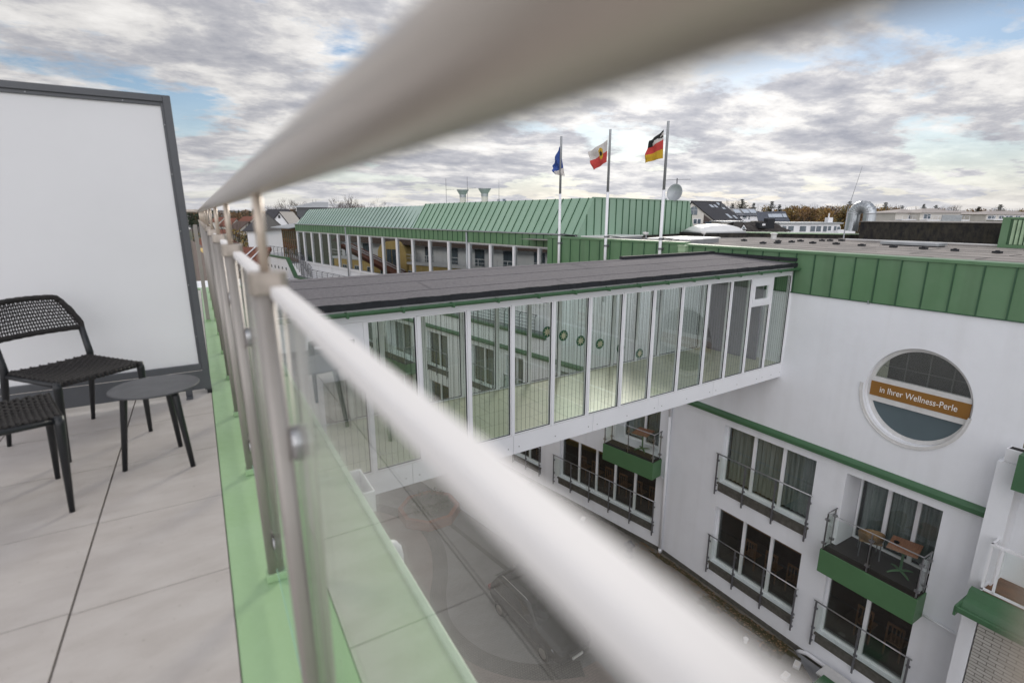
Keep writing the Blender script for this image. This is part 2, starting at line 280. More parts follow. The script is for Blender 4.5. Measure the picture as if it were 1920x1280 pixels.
# ------------------------------------------------------------------ builders
class MB:
    def __init__(s): s.v = []; s.f = []; s.mi = []; s.cur = 0; s.M = None
    def add(s, vs, fs):
        o = len(s.v)
        for p in vs:
            p = Vector(p)
            if s.M is not None: p = s.M @ p
            s.v.append(p)
        for f in fs: s.f.append([i+o for i in f]); s.mi.append(s.cur)
        return s
    def box(s, x0, x1, y0, y1, z0, z1):
        if x0 > x1: x0, x1 = x1, x0
        if y0 > y1: y0, y1 = y1, y0
        if z0 > z1: z0, z1 = z1, z0
        return s.add([(x0,y0,z0),(x1,y0,z0),(x1,y1,z0),(x0,y1,z0),(x0,y0,z1),(x1,y0,z1),(x1,y1,z1),(x0,y1,z1)],
                     [(0,3,2,1),(4,5,6,7),(0,1,5,4),(1,2,6,5),(2,3,7,6),(3,0,4,7)])
    def quad(s, *p): return s.add(p, [tuple(range(len(p)))])
    def prism(s, poly, d):          # polygon of 3-D points pushed by vector d
        d = Vector(d); n = len(poly); a = [Vector(p) for p in poly]; b = [p+d for p in a]
        nrm = Vector((0,0,0))
        for i in range(n): nrm += a[i].cross(a[(i+1) % n])
        fl = nrm.dot(d) > 0
        fs = [tuple(range(n))[::-1] if fl else tuple(range(n)), tuple(range(n, 2*n)) if fl else tuple(range(n, 2*n))[::-1]]
        for i in range(n):
            j = (i+1) % n
            fs.append((i, j, n+j, n+i) if fl else (j, i, n+i, n+j))
        return s.add(a+b, fs)
    def tube(s, pts, r, n=12, cap=True):
        pts = [Vector(p) for p in pts]; rs = r if isinstance(r, (list, tuple)) else [r]*len(pts)
        vs = []; prev = None
        for i, p in enumerate(pts):
            if i == 0: t = pts[1]-p
            elif i == len(pts)-1: t = p-pts[i-1]
            else: t = (pts[i+1]-p).normalized()+(p-pts[i-1]).normalized()
            t.normalize()
            if prev is None:
                a = Vector((0,0,1)) if abs(t.z) < 0.9 else Vector((1,0,0)); u = t.cross(a).normalized()
            else: u = (prev - t*prev.dot(t)).normalized()
            prev = u; w = t.cross(u)
            for k in range(n):
                an = 2*pi*k/n; vs.append(p + (u*cos(an)+w*sin(an))*rs[i])
        fs = []
        for i in range(len(pts)-1):
            for k in range(n):
                a = i*n+k; b = i*n+(k+1) % n; fs.append((a, b, b+n, a+n))
        if cap:
            fs.append(tuple(range(n))[::-1]); fs.append(tuple(range((len(pts)-1)*n, len(pts)*n)))
        return s.add(vs, fs)
    def lathe(s, prof, c=(0,0,0), n=20):  # (r,z) profile
        c = Vector(c); vs = []; fs = []
        for r, z in prof:
            for k in range(n): an = 2*pi*k/n; vs.append(c+Vector((r*cos(an), r*sin(an), z)))
        for i in range(len(prof)-1):
            for k in range(n):
                a = i*n+k; b = i*n+(k+1) % n; fs.append((a, b, b+n, a+n))
        fs.append(tuple(range(n))[::-1]); fs.append(tuple(range((len(prof)-1)*n, len(prof)*n)))
        return s.add(vs, fs)
    def build(s, name, mat, parent=None, smooth=False, bevel=0.0, sub=0):
        me = bpy.data.meshes.new(name); me.from_pydata([tuple(p) for p in s.v], [], s.f)
        mats = mat if isinstance(mat, list) else [mat]
        for mm in mats: me.materials.append(M_[mm])
        for p, i in zip(me.polygons, s.mi):
            p.material_index = i
            if smooth: p.use_smooth = True
        me.update()
        o = bpy.data.objects.new(name, me); SC.collection.objects.link(o)
        if parent is not None: o.parent = parent
        if bevel:
            b = o.modifiers.new('bevel', 'BEVEL'); b.width = bevel; b.segments = 2; b.limit_method = 'ANGLE'
        if sub:
            b = o.modifiers.new('sub', 'SUBSURF'); b.levels = sub; b.render_levels = sub
        if smooth and not sub:
            try: me.shade_auto_smooth
            except Exception: pass
        return o
def tag(o, label=None, cat=None, group=None, kind=None):
    if label: o['label'] = label
    if cat: o['category'] = cat
    if group: o['group'] = group
    if kind: o['kind'] = kind
    return o
def thing(name, label, cat, loc=(0,0,0), rz=0.0, group=None):
    o = bpy.data.objects.new(name, None); SC.collection.objects.link(o)
    o.location = loc; o.rotation_euler = (0, 0, rz); o.empty_display_size = 0.2
    return tag(o, label, cat, group)
def copy_tree(o, parent=None):
    c = o.copy(); SC.collection.objects.link(c); c.parent = parent
    for ch in list(o.children): copy_tree(ch, c)
    return c
def ray(x, y): return Fw*F_PX + Rt*(x-960) + Up*(640-y)
def at(x, y, D):            # point on the sight line at D metres ahead
    d = ray(x, y); return EYEV + d*(D/(d.x*sin(YAW)+d.y*cos(YAW)))
def onz(x, y, z):
    d = ray(x, y); return EYEV + d*((z-EYE)/d.z)

GZ = -15.0        # courtyard level
# ------------------------------------------------------------------ ground
g = MB(); g.quad((-900,-300,GZ-0.02),(1500,-300,GZ-0.02),(1500,1500,GZ-0.02),(-900,1500,GZ-0.02))
tag(g.build('ground', 'ground'), kind='structure')
g = MB(); g.quad((0.3,-10,GZ),(14,-10,GZ),(14,60,GZ),(0.3,60,GZ)); tag(g.build('courtyard_paving', 'paving'), kind='structure')
# red paved island and its curved sett band
curve = [(2.0,31),(5.0,28.6),(7.3,26.4),(8.5,24.0),(8.55,21.8),(7.9,19.8),(7.15,18.3),(6.75,16.8),(7.0,15.2),(7.7,13.9),(8.8,12.9),(10.3,12.2)]
def smoothc(pts, n=6):
    out = []
    for i in range(len(pts)-1):
        p0 = Vector(pts[max(i-1,0)]); p1 = Vector(pts[i]); p2 = Vector(pts[i+1]); p3 = Vector(pts[min(i+2,len(pts)-1)])
        for k in range(n):
            t = k/n
            out.append(0.5*((2*p1)+(p2-p0)*t+(2*p0-5*p1+4*p2-p3)*t*t+(3*p1-p0-3*p2+p3)*t**3))
    out.append(Vector(pts[-1])); return out
cv = smoothc(curve)
g = MB(); 
for i in range(len(cv)-1):
    g.quad((0.5,cv[i].y,GZ+.006),(0.5,cv[i+1].y,GZ+.006),(cv[i+1].x,cv[i+1].y,GZ+.006),(cv[i].x,cv[i].y,GZ+.006))
g.quad((0.5,12.2,GZ+.006),(0.5,-6,GZ+.006),(11.0,-6,GZ+.006),(11.0,12.2,GZ+.006))
tag(g.build('red_paving', 'paving_red'), kind='structure')
g = MB()
for i in range(len(cv)-1):
    a, b = cv[i], cv[i+1]; t = (b-a).normalized(); nrm = Vector((-t.y, t.x)); 
    t2 = (cv[min(i+2,len(cv)-1)]-b); t2 = t2.normalized() if t2.length > 0 else t; n2 = Vector((-t2.y, t2.x))
    g.quad((a.x-nrm.x*.35,a.y-nrm.y*.35,GZ+.012),(b.x-n2.x*.35,b.y-n2.y*.35,GZ+.012),(b.x+n2.x*.35,b.y+n2.y*.35,GZ+.012),(a.x+nrm.x*.35,a.y+nrm.y*.35,GZ+.012))
tag(g.build('sett_band', 'setts'), kind='structure')
g = MB(); 
a, b = onz(816,960,GZ).to_2d(), onz(1010,1115,GZ).to_2d(); t = (b-a).normalized(); q = Vector((-t.y,t.x))*.12
g.quad((a.x-q.x,a.y-q.y,GZ+.018),(b.x-q.x,b.y-q.y,GZ+.018),(b.x+q.x,b.y+q.y,GZ+.018),(a.x+q.x,a.y+q.y,GZ+.018))
tag(g.build('drain_channel', 'setts'), kind='structure')
# far hills
g = MB(); 
for k in range(60):
    a0 = radians(-50+k*2.2); a1 = radians(-50+(k+1)*2.2)
    h = lambda a: (10.5 + 5.0*max(0, cos((a-radians(-2))*3.0)) + 1.5*sin(a*31)+1.0*sin(a*57))*0.5+1.0
    D = 900
    p = lambda a, z, d: (sin(a)*d, cos(a)*d, z)
    g.quad(p(a0,-16,D-300),p(a1,-16,D-300),p(a1,h(a1)-3,D),p(a0,h(a0)-3,D)); g.quad(p(a0,h(a0)-3,D),p(a1,h(a1)-3,D),p(a1,-16,D+200),p(a0,-16,D+200))
tag(g.build('hills', 'hill', smooth=True), kind='structure')

# ------------------------------------------------------------------ balcony deck, ledge and our own building
g = MB(); g.quad((-4.9,-3,-.035),(-.04,-3,-.035),(-.04,10.4,-.035),(-4.9,10.4,-.035))
tag(g.build('deck_underlay', 'tilegap'), kind='structure')
g = MB()
ys = [1.94+.593*k for k in range(-9, 15)]
for i in range(8):
    x1 = -.497-.6*(i-1)-.0035; x0 = x1+.0035-.6+.0035
    if i == 0: x1 = -.0425; x0 = -.497+.0035
    oy = 0.0 if i == 0 else .012*((i*7) % 3)
    for k in range(len(ys)-1):
        g.box(x0, x1, ys[k]+.0022+oy, ys[k+1]-.0022+oy, -.03, 0)
deck = g.build('deck', 'tile'); tag(deck, kind='structure')
own = thing('hotel_tower', 'near hotel wing whose green ledge and tiled balcony carry the camera', 'building', (0,0,GZ))
own.location = (0,0,0)
g = MB(); g.box(-5, .47, -3.0, 14.0, GZ, -.25); g.build('wall', 'white', own)
g = MB()
seg = []
for k in range(28):
    y0 = -3+k*.5; y1 = y0+.5; g.box(-.04, .5, y0, y1, -.245, -.002)
g = MB(); g.box(-.04, .5, -3, 10.6, -.245, .001); g.box(-5, -.045, 10.42, 10.6, -.245, .0)
g.build('ledge', 'ledge', own, bevel=.006)
g = MB(); g.box(.485, .512, -3, 10.6, -.30, .012); g.build('ledge_lip', 'ledge_lip', own, bevel=.006)
# facade boxes under the lip
for (y0, y1, x1, z0, z1, lab) in ((2.24,2.5,.66,-.13,-.02,'small white open gutter box below the pale ledge edge, farther of two'),):
    t = thing('gutter_box', lab, 'gutter box', (.512, (y0+y1)/2, z0))
    g = MB(); w = (y1-y0)/2
    g.box(0,.012,-w,w,0,z1-z0); g.box(.062,.07,-w,w,0,z1-z0); g.box(.012,.062,-w,-w+.012,0,z1-z0); g.box(.012,.062,w-.012,w,0,z1-z0); g.box(.012,.062,-w+.012,w-.012,0,.01)
    g.build('body', 'white_paint', t, bevel=.003)
    g = MB(); g.tube([(.04,0,-.02),(.04,0,-.4)], .028); g.build('spout', 'white_paint', t, smooth=True)
t = thing('downpipe_elbow', 'rounded white pipe elbow beside the pale ledge edge', 'pipe', (.512, 1.83, -.05))
g = MB(); g.tube([(-.02,0,0),(.0,0,0),(.016,0,-.006),(.026,0,-.02),(.03,0,-.05),(.03,0,-.5)], .03, 16); g.build('elbow', 'white_paint', t, smooth=True)

# ------------------------------------------------------------------ balustrade
rail = thing('balcony_railing', 'blurred aluminium and glass railing running away on the green ledge', 'railing', (0,0,0))
PY = [-.886+.893*k for k in range(0, 13)]
XB, XT = .0935, .086
def stad(g, xc, yc, hx, hy, z0, z1, xc2=None, n=6):   # rounded post section
    xc2 = xc if xc2 is None else xc2; r = min(hx, hy)*.75; pts = []
    for (sx, sy, a0) in ((1,1,0),(-1,1,90),(-1,-1,180),(1,-1,270)):
        for k in range(n+1):
            a = radians(a0+90*k/n); pts.append((sx*(hx-r)+r*cos(a), sy*(hy-r)+r*sin(a)))
    N = len(pts); vs = [(xc+p[0], yc+p[1], z0) for p in pts]+[(xc2+p[0], yc+p[1], z1) for p in pts]
    fs = [(i, (i+1) % N, N+(i+1) % N, N+i) for i in range(N)]+[tuple(range(N))[::-1], tuple(range(N, 2*N))]
    g.add(vs, fs)
for y in PY:
    g = MB(); stad(g, XB-.004, y, .0155, .018, .03, 1.128, XT-.006); p = g.build('post', 'alu_dark', rail, smooth=False, bevel=0)
    for f in p.data.polygons: f.use_smooth = len(f.vertices) == 4
    g = MB(); stad(g, XT+.002, y, .029, .020, 1.128, 1.163); g.build('post_cap', 'alu', p, bevel=.002)
    g = MB(); g.box(XB-.026, XB+.02, y-.026, y+.026, .002, .032); g.build('foot', 'ledge', p, bevel=.004)
    g = MB(); g.tube([(XT, y, 1.163), (XT, y, 1.285)], .0075, 12); g.build('stem', 'alu_warm', p, smooth=True)
    for z in (.15, .88):
        xx = XB+(XT-XB)*z/1.13
        g = MB(); g.M = Matrix.Translation((xx+.018, y-.026, z)) @ Matrix.Rotation(radians(90), 4, 'Y')
        g.lathe([(0,-.012),(.026,-.012),(.030,-.006),(.030,.004),(.024,.006),(0,.006)], n=24); g.build('clamp', 'steel', p, smooth=False)
        g = MB(); g.M = Matrix.Translation((xx+.018, y-.026, z)) @ Matrix.Rotation(radians(90), 4, 'Y')
        g.lathe([(0,.0062),(.024,.0062),(.024,.012),(0,.012)], n=20); g.build('clamp', 'black', p, smooth=False)
for k in range(len(PY)-1):
    y0, y1 = PY[k]+.026, PY[k+1]-.026
    g = MB(); g.quad((.1085,y0,.055),(.1085,y1,.055),(.1085,y1,1.121),(.1085,y0,1.121)); g.quad((.1005,y0,.055),(.1005,y0,1.121),(.1005,y1,1.121),(.1005,y1,.055)); g.build('glass_pane', 'glass_rail', rail)
    g = MB(); g.box(.0995, .1095, y0+.001, y1-.001, .048, .0545); g.build('glass_edge', 'glass_edge', rail)
    g = MB(); g.box(.088, .1125, y0-.005, y1+.005, 1.122, 1.1415); g.build('top_bar', 'alu_white', rail, bevel=.004)
g = MB(); hp = [(.0887, y, 1.302) for y in (-3, -1, 0, .5, 2, 5, 10.2)]
g.tube(hp, .0235, 40); hr = g.build('handrail', 'alu', rail, smooth=True)
g = MB(); g.tube([(.0887,10.2,1.302),(.06,10.32,1.302),(0,10.35,1.302),(-4.8,10.35,1.302)], .0235, 24); g.build('handrail', 'alu', rail, smooth=True)
for x in (-.8,-1.7,-2.6,-3.5,-4.4):
    g = MB(); g.box(x-.017,x+.017,10.33,10.37,.01,1.16); p = g.build('post','alu_dark',rail)
    g = MB(); g.tube([(x,10.35,1.16),(x,10.35,1.285)],.0075,8); g.build('stem','alu_warm',p)

# ------------------------------------------------------------------ privacy screens
scr = thing('privacy_screen', 'tall frosted white divider panel in a dark grey frame behind the chairs', 'privacy screen', (-.035, 4.19, 0))
L0 = -2.6
g = MB()
g.box(-.042,0,-.03,.03,.03,1.975); g.box(L0,-.042,-.03,.03,1.935,1.975); g.box(L0-.05,L0,-.03,.03,.03,1.975)
g.box(L0,-.042,-.026,.026,.176,.222); g.build('frame', 'anthracite', scr, bevel=.003)
g = MB()
g.box(-.058,-.042,-.018,.018,.222,1.935); g.box(L0,-.058,-.018,.018,1.913,1.935); g.build('bead', 'anthracite', scr, bevel=.002)
g = MB(); g.box(L0,-.058,-.006,.006,.222,1.913); g.build('panel', 'frost', scr)
g = MB(); g.box(L0-.05,-.001,-.034,-.0305,.04,.175); g.build('kick_plate', 'anthracite', scr)
for x in (-.14, -1.6):
    g = MB(); g.box(x-.02,x+.02,-.12,-.036,.0,.008); g.box(x-.02,x+.02,-.05,-.036,.008,.15); g.build('foot', 'anthracite', scr, bevel=.002)
g = MB(); g.box(-.03,.0,-.02,.1,-.002,.029); g.build('foot', 'black', scr, bevel=.003)
g = MB()
for z in (.42,.78,1.14,1.5,1.8): g.M = Matrix.Translation((-.050,-.0205,z)) @ Matrix.Rotation(radians(90),4,'X'); g.lathe([(.0,0),(.004,0),(.003,.0025),(0,.003)], n=8)
for x in (-.25,-.7,-1.2,-1.8): g.M = Matrix.Translation((x,-.0205,1.924)) @ Matrix.Rotation(radians(90),4,'X'); g.lathe([(.0,0),(.004,0),(.003,.0025),(0,.003)], n=8)
for x in (-.3,-.95): g.M = Matrix.Translation((x,-.0345,.12)) @ Matrix.Rotation(radians(90),4,'X'); g.lathe([(.0,0),(.004,0),(.003,.0025),(0,.003)], n=8)
g.M = None; g.build('screws', 'steel', scr)
t = thing('glass_divider', 'lower glass divider with one grey post beyond the tall frosted screen', 'divider', (.005, 7.15, 0))
g = MB(); g.box(-.02,.02,-.02,.02,.02,1.13); g.build('post', 'alu_dark', t, bevel=.003)
g = MB(); g.box(-.028,.028,-.028,.028,.0,.02); g.build('foot', 'ledge', t)
g = MB(); g.box(-1.6,-.05,-.005,.005,.1,1.08); g.build('glass_pane', 'glass_rail', t)
g = MB(); g.box(-1.6,-.05,-.015,.015,1.08,1.1); g.build('top_bar', 'alu_white', t)

# ------------------------------------------------------------------ chairs
def make_chair(label, loc, rz, group):
    t = thing('garden_chair', label, 'chair', loc, rz, group)
    SZ = .425
    for s in (-1, 1):
        g = MB(); g.tube([(s*.203,.285,SZ+.006),(s*.206,.283,SZ-.03),(s*.213,.262,0)], [.0175,.0195,.0105], 14); g.build('leg', 'black', t, smooth=True)
        g = MB(); g.tube([(s*.213,-.265,0),(s*.209,-.17,SZ-.04),(s*.207,-.155,SZ+.02),(s*.207,-.19,.60)], [.0105,.0175,.0185,.0165], 14); g.build('leg', 'black', t, smooth=True)
    g = MB()      # seat frame
    g.tube([(-.2,.285,SZ-.012),(.2,.285,SZ-.012)], .011, 8); g.tube([(-.2,-.155,SZ-.012),(.2,-.155,SZ-.012)], .011, 8)
    for s in (-1, 1): g.tube([(s*.203,.285,SZ-.012),(s*.205,-.155,SZ-.012)], .013, 8)
    g.build('seat_frame', 'black', t, smooth=True)
    g = MB()      # woven seat: over-under cords, dished in the middle
    def sag(u, v): return -.022*(1-(u*2-1)**2)*(.25+.75*(1-abs(v*2-1)**2.0))
    NU, NV = 19, 23
    def pt(u, v, dz): return Vector((-.203+.406*u, .296-.462*v, SZ+.004+sag(u, v)+dz))
    for i in range(NU):
        u = (i+.5)/NU; pts = []
        for k in range(NV*2+1):
            v = k/(NV*2); pts.append(pt(u, v, .0045*cos(pi*(k/2+i))))
        pts = [pt(u,0,-.018)]+pts+[pt(u,1,-.018)]
        g.tube(pts, .0072, 6)
    for j in range(NV):
        v = (j+.5)/NV; pts = []
        for k in range(NU*2+1):
            u = k/(NU*2); pts.append(pt(u, v, -.0045*cos(pi*(k/2+j))-.001))
        g.tube(pts, .0078, 6)
    g.build('seat', 'rope', t, smooth=True)
    # curved back: outline roll and open net
    def bk(u, w):    # u across -1..1, w 0 bottom .. 1 top
        hw = .213-.048*max(0, w-.15)/.85
        x = u*hw; y = -.188-.075*w-.045*(1-u*u); z = .600+.180*w+.006*(1-u*u)*w
        if w > .6 and abs(u) > .84: z -= ((abs(u)-.84)/.16)**2*.022*(w-.6)/.4
        return Vector((x, y, z))
    g = MB()
    NB, NR = 31, 10
    for i in range(NB):
        u = -1+2*(i+.5)/NB; g.tube([bk(u, k/12)+Vector((0,.003*cos(pi*(k+i)),0)) for k in range(13)], .0036, 5)
    for j in range(NR):
        w = (j+.5)/NR; g.tube([bk(-1+2*k/30, w)+Vector((0,-.003*cos(pi*(k+j)),0)) for k in range(31)], .0042, 5)
    g.build('back_net', 'rope', t, smooth=True)
    g = MB(); loop = [bk(-1+2*k/24, 1) for k in range(25)]+[bk(1, 1-k/8) for k in range(1, 9)]+[bk(1-2*k/24, 0) for k in range(1, 25)]+[bk(-1, k/8) for k in range(1, 9)]
    g.tube(loop, [.0155+.0012*sin(i*2.1) for i in range(len(loop))], 10); g.build('back_roll', 'rope', t, smooth=True)
    return t
CG = 'black rope garden chairs on the balcony'
make_chair('black woven rope chair facing the side table with its net back in view', (-.70,3.64,0), atan2(-.614,-.789), CG)
make_chair('black woven rope chair cut off at the left edge, nearer than the other', (-.915,2.835,0), atan2(-.96,.274), CG)
t = thing('side_table', 'small round dark metal side table on three splayed legs', 'table', (-.27,3.06,0))
g = MB(); g.lathe([(0,.404),(.192,.404),(.195,.406),(.195,.41),(.192,.412),(0,.412)], n=64); g.build('tabletop', 'tabletop', t)
for a in (187, -50, 72):
    a = radians(a); g = MB(); g.tube([(cos(a)*.125,sin(a)*.125,.402),(cos(a)*.135,sin(a)*.135,.36),(cos(a)*.18,sin(a)*.18,0)], [.0165,.0165,.0115], 14); g.build('leg', 'black', t, smooth=True)
g = MB()
for a in (187,-50,72):
    a = radians(a); g.tube([(0,0,.395),(cos(a)*.135,sin(a)*.135,.395)], .009, 8)
g.build('underframe', 'black', t)

# ------------------------------------------------------------------ skybridge (local x along it, y away from us)
br = thing('skybridge', 'white glazed pedestrian bridge with dark felt roof between the two hotel buildings', 'bridge', (-.288,7.494,0), radians(2.2))
S0, S1, BW = .78, 13.72, 2.42
g = MB(); g.quad((S0,-.10,.0),(13.66,-.10,.0),(13.66,2.52,.10),(S0,2.52,.10)); g.quad((S0,2.52,-.05),(13.66,2.52,-.05),(13.66,2.52,.10),(S0,2.52,.10))
g.quad((S0,2.52,-.05),(S0,-.1,-.05),(S0,-.1,0),(S0,2.52,.1))
# lapped felt sheets: low seams standing 4 mm
for y in (.50,1.42,2.25):
    z = (y+.1)/2.62*.10
    for k in range(26):
        xa = S0+(13.66-S0)*k/26; xb = S0+(13.66-S0)*(k+1)/26; dy = .012*sin(k*1.7+y*9); g.box(xa,xb,y+dy,y+dy+.022,z+.001,z+.006)
for x, y0, y1 in ((3.6,.50,1.42),(6.1,-.1,.50),(7.9,1.42,2.25),(9.9,.50,1.42),(11.6,-.1,.50)):
    z0 = (y0+.1)/2.62*.10; z1 = (y1+.1)/2.62*.10; g.add([(x,y0,z0+.006),(x+.025,y0,z0+.006),(x+.025+.1,y1,z1+.006),(x+.1,y1,z1+.006)],[(0,1,2,3)])
g.build('roof', 'felt', br)
g = MB(); 
n = 90
for k in range(n):
    x0 = S0+(13.66-S0)*k/n; x1 = S0+(13.66-S0)*(k+1)/n; d = .004*sin(k*1.9)
    g.box(x0,x1,-.125+d,-.098,-.085,.014+.004*sin(k*1.3))
g.build('roof_edge', 'felt_edge', br)
g = MB(); g.box(9.9,13.66,2.40,2.55,.09,.17); g.box(13.60,13.72,-.1,2.5,.06,.14); g.build('flashing', 'felt_edge', br)
g = MB()
pts = []
N = 8
for k in range(N+1):
    a = pi+pi*k/N; pts.append((-.18+.055*cos(a), -.115+.055*sin(a)))
prof = pts+[(-.127,-.115),(-.127,-.110)]+[(-.18+.049*cos(pi+pi*k/N), -.112+.049*sin(pi+pi*k/N)) for k in range(N, -1, -1)]+[(-.233,-.110)]
g.prism([(S0,p[0],p[1]) for p in prof], (13.86-S0,0,0)); g.build('gutter', 'green_dark', br)
g = MB()
for k in range(16):
    x = S0+.35+k*.83; g.box(x,x+.03,-.24,-.12,-.178,-.105)
g.build('gutter_bracket', 'green_dark', br)
g = MB(); g.box(S0,13.68,-.02,.10,-.285,-.088); g.box(13.58,13.70,-.03,.0,-.32,-.10); g.build('head_fascia', 'white_paint', br, bevel=.004)
g = MB(); g.box(S0,S1,2.32,2.42,-.285,-.06); g.build('rear_fascia', 'white_paint', br)
# lower panels with joints and fixing holes
jx = [S0,2.9,4.9,6.85,8.8,10.75,12.7,13.78]
for a, b in zip(jx[:-1], jx[1:]):
    g = MB(); g.box(a+.004,b-.004,-.012,.05,-3.11,-2.74); p = g.build('lower_panel', 'white_paint', br)
    g = MB()
    for x in (a+.12, (a+b)/2, b-.12):
        g.M = Matrix.Translation((x,-.0125,-2.98)) @ Matrix.Rotation(radians(90),4,'X'); g.lathe([(0,0),(.011,0),(.011,.003),(0,.003)], n=8)
    g.M = None; g.build('fixings', 'sill', p)
g = MB(); g.box(S0,S1,.0,2.42,-2.80,-2.735); g.build('floor', 'bridgefloor', br)
g = MB(); g.prism([(S0,.052,-3.10),(S0,.60,-3.30),(S0,1.82,-3.30),(S0,2.36,-3.10),(S0,2.36,-2.81),(S0,.052,-2.81)], (13.0-S0,0,0))
g.prism([(13.0,.052,-3.10),(13.0,.60,-3.30),(13.0,1.82,-3.30),(13.0,2.36,-3.10),(13.0,2.36,-2.81),(13.0,.052,-2.81)], (.55,0,0)); g.build('soffit', 'white_paint', br)
g = MB(); g.box(S0,S1,.05,2.3,-.29,-.24); g.build('ceiling', 'white_paint', br)
ML = [1.55,2.27,3.11,4.0,4.88,5.79,6.68,7.58,8.47,9.37,10.26,11.12,11.93,12.80,13.69]
def mullion(x, y0, y1): 
    g = MB(); g.box(x-.028,x+.028,y0,y1,-2.735,-.287); g.build('mullion','white_paint',br,bevel=.003)
for x in ML: mullion(x, -.03, .09); 
BML = [1.6,2.6]+[3.3+.9*k for k in range(0,12)]
for x in BML: mullion(x, 2.33, 2.41)
def pane(x0, x1, y, z0, z1, stripes=True, name='window', deep=.05):
    g = MB(); t_ = .022
    g.box(x0,x0+t_,y,y+deep,z0,z1); g.box(x1-t_,x1,y,y+deep,z0,z1); g.box(x0+t_,x1-t_,y,y+deep,z0,z0+.03); g.box(x0+t_,x1-t_,y,y+deep,z1-t_,z1)
    w = g.build(name, 'white_paint', br)
    g = MB(); g.box(x0+t_+.0005,x1-t_-.0005,y+.012,y+.024,z0+.031,z1-t_-.0005); g.build('pane', random.choice(['glass_bridge','glass_bridge2','glass_bridge3']), w)
    g = MB(); g.box(x1-t_-.016,x1-t_-.001,y-.004,y+.011,z0+.03,z1-t_); g.box(x0+t_,x1-t_-.016,y-.004,y+.011,z0+.03,z0+.042); g.build('seal', 'felt_edge', w)
    if stripes:
        g = MB(); k = x0+t_+.06
        while k < x1-t_-.02: g.box(k,k+.0045,y+.026,y+.029,z0+.04,z1-.03); k += .098
        tag(g.build('stripes', 'stripe', w))
    return w
for i in range(1, len(ML)-1):
    a, b = ML[i]+.029, ML[i+1]-.029
    if i == 12: 
        g = MB(); g.box(a,b,-.022,.06,-.985,-.955); g.build('transom','white_paint',br)
        pane(a, b, -.005, -2.733, -.987)
        g = MB(); g.box(a,b,-.012,.05,-.40,-.29); g.box(a,a+.11,-.012,.05,-.954,-.40); g.box(b-.11,b,-.012,.05,-.954,-.40); g.box(a+.11,b-.11,-.012,.05,-.954,-.83); g.box(a+.11,b-.11,-.012,.05,-.50,-.40)
        g.box(a+.03,a+.10,-.03,-.012,-.93,-.42); g.box(b-.10,b-.03,-.03,-.012,-.93,-.42); g.box(a+.10,b-.10,-.03,-.012,-.93,-.84); g.box(a+.10,b-.10,-.03,-.012,-.49,-.42)
        v = g.build('vent_window', 'white_paint', br); g = MB(); g.box(a+.112,b-.112,.01,.02,-.829,-.501); g.build('pane', 'glass_bridge', v)
    else: pane(a, b, -.005, -2.733, -.289)
# first bay by our own building: solid panel with a small vent window
a, b = ML[0]+.029, ML[1]-.029
g = MB(); g.box(S0,ML[0]-.03,-.005,.05,-2.733,-.289); g.box(a,b,-.012,.05,-.40,-.29); g.box(a,a+.13,-.012,.05,-1.1,-.40); g.box(b-.13,b,-.012,.05,-1.1,-.40); g.box(a+.13,b-.13,-.012,.05,-.53,-.40); g.box(a+.13,b-.13,-.012,.05,-1.1,-.72)
for z in (-.33,-.37): g.box(a,b,-.018,-.012,z,z+.006)
v = g.build('vent_window', 'white_paint', br); g = MB(); g.box(a+.132,b-.132,.01,.02,-.719,-.531); g.build('pane', 'winblue', v)
pane(a, b, -.005, -2.733, -1.105)
for i in range(len(BML)-1): pane(BML[i]+.029, BML[i+1]-.029, 2.345, -2.733, -.289, name='rear_window')
g = MB(); g.box(S0-.3,S0,-.06,2.46,-3.1,-.02); g.build('end_frame', 'white_paint', br)
g = MB(); g.box(13.40,13.47,.6,2.2,-2.73,-.4); g.build('end_door', 'purple', br)
# straw stars on green discs hanging inside the panes
SG = 'round green star ornaments in the bridge windows'
for i, (x, z) in enumerate(((5.70,-.88),(6.09,-1.0),(6.52,-1.16),(7.03,-1.29),(7.62,-1.46),(8.19,-1.66))):
    P = br.matrix_world
    R_ = Matrix.Rotation(radians(2.2),4,'Z'); wp = R_ @ Vector((x,.075,0))+Vector((-.288,7.494,z))
    big = i in (1,3,5)
    nb = ['leftmost','second from left','third from left','fourth from left','fifth from left','rightmost'][i]
    t = thing('star_ornament', 'green disc with straw star in the bridge windows, '+nb, 'ornament', wp, radians(2.2), SG)
    R = .105
    g = MB(); g.M = Matrix.Rotation(radians(90),4,'X'); g.lathe([(0,-.004),(R,-.004),(R,.004),(0,.004)], n=24); g.build('disc','deco',t)
    g = MB(); pts = []
    for k in range(16):
        a = pi/2+k*pi/8; r = R*.9 if k % 2 == 0 else R*.36; pts.append((r*cos(a), -.012, r*sin(a)))
    g.prism(pts, (0,.006,0)); g.build('star','deco_gold',t)
    g = MB(); g.tube([(0,0,R),(0,0,-.3-z)], .0018, 5); g.build('string','stripe',t)

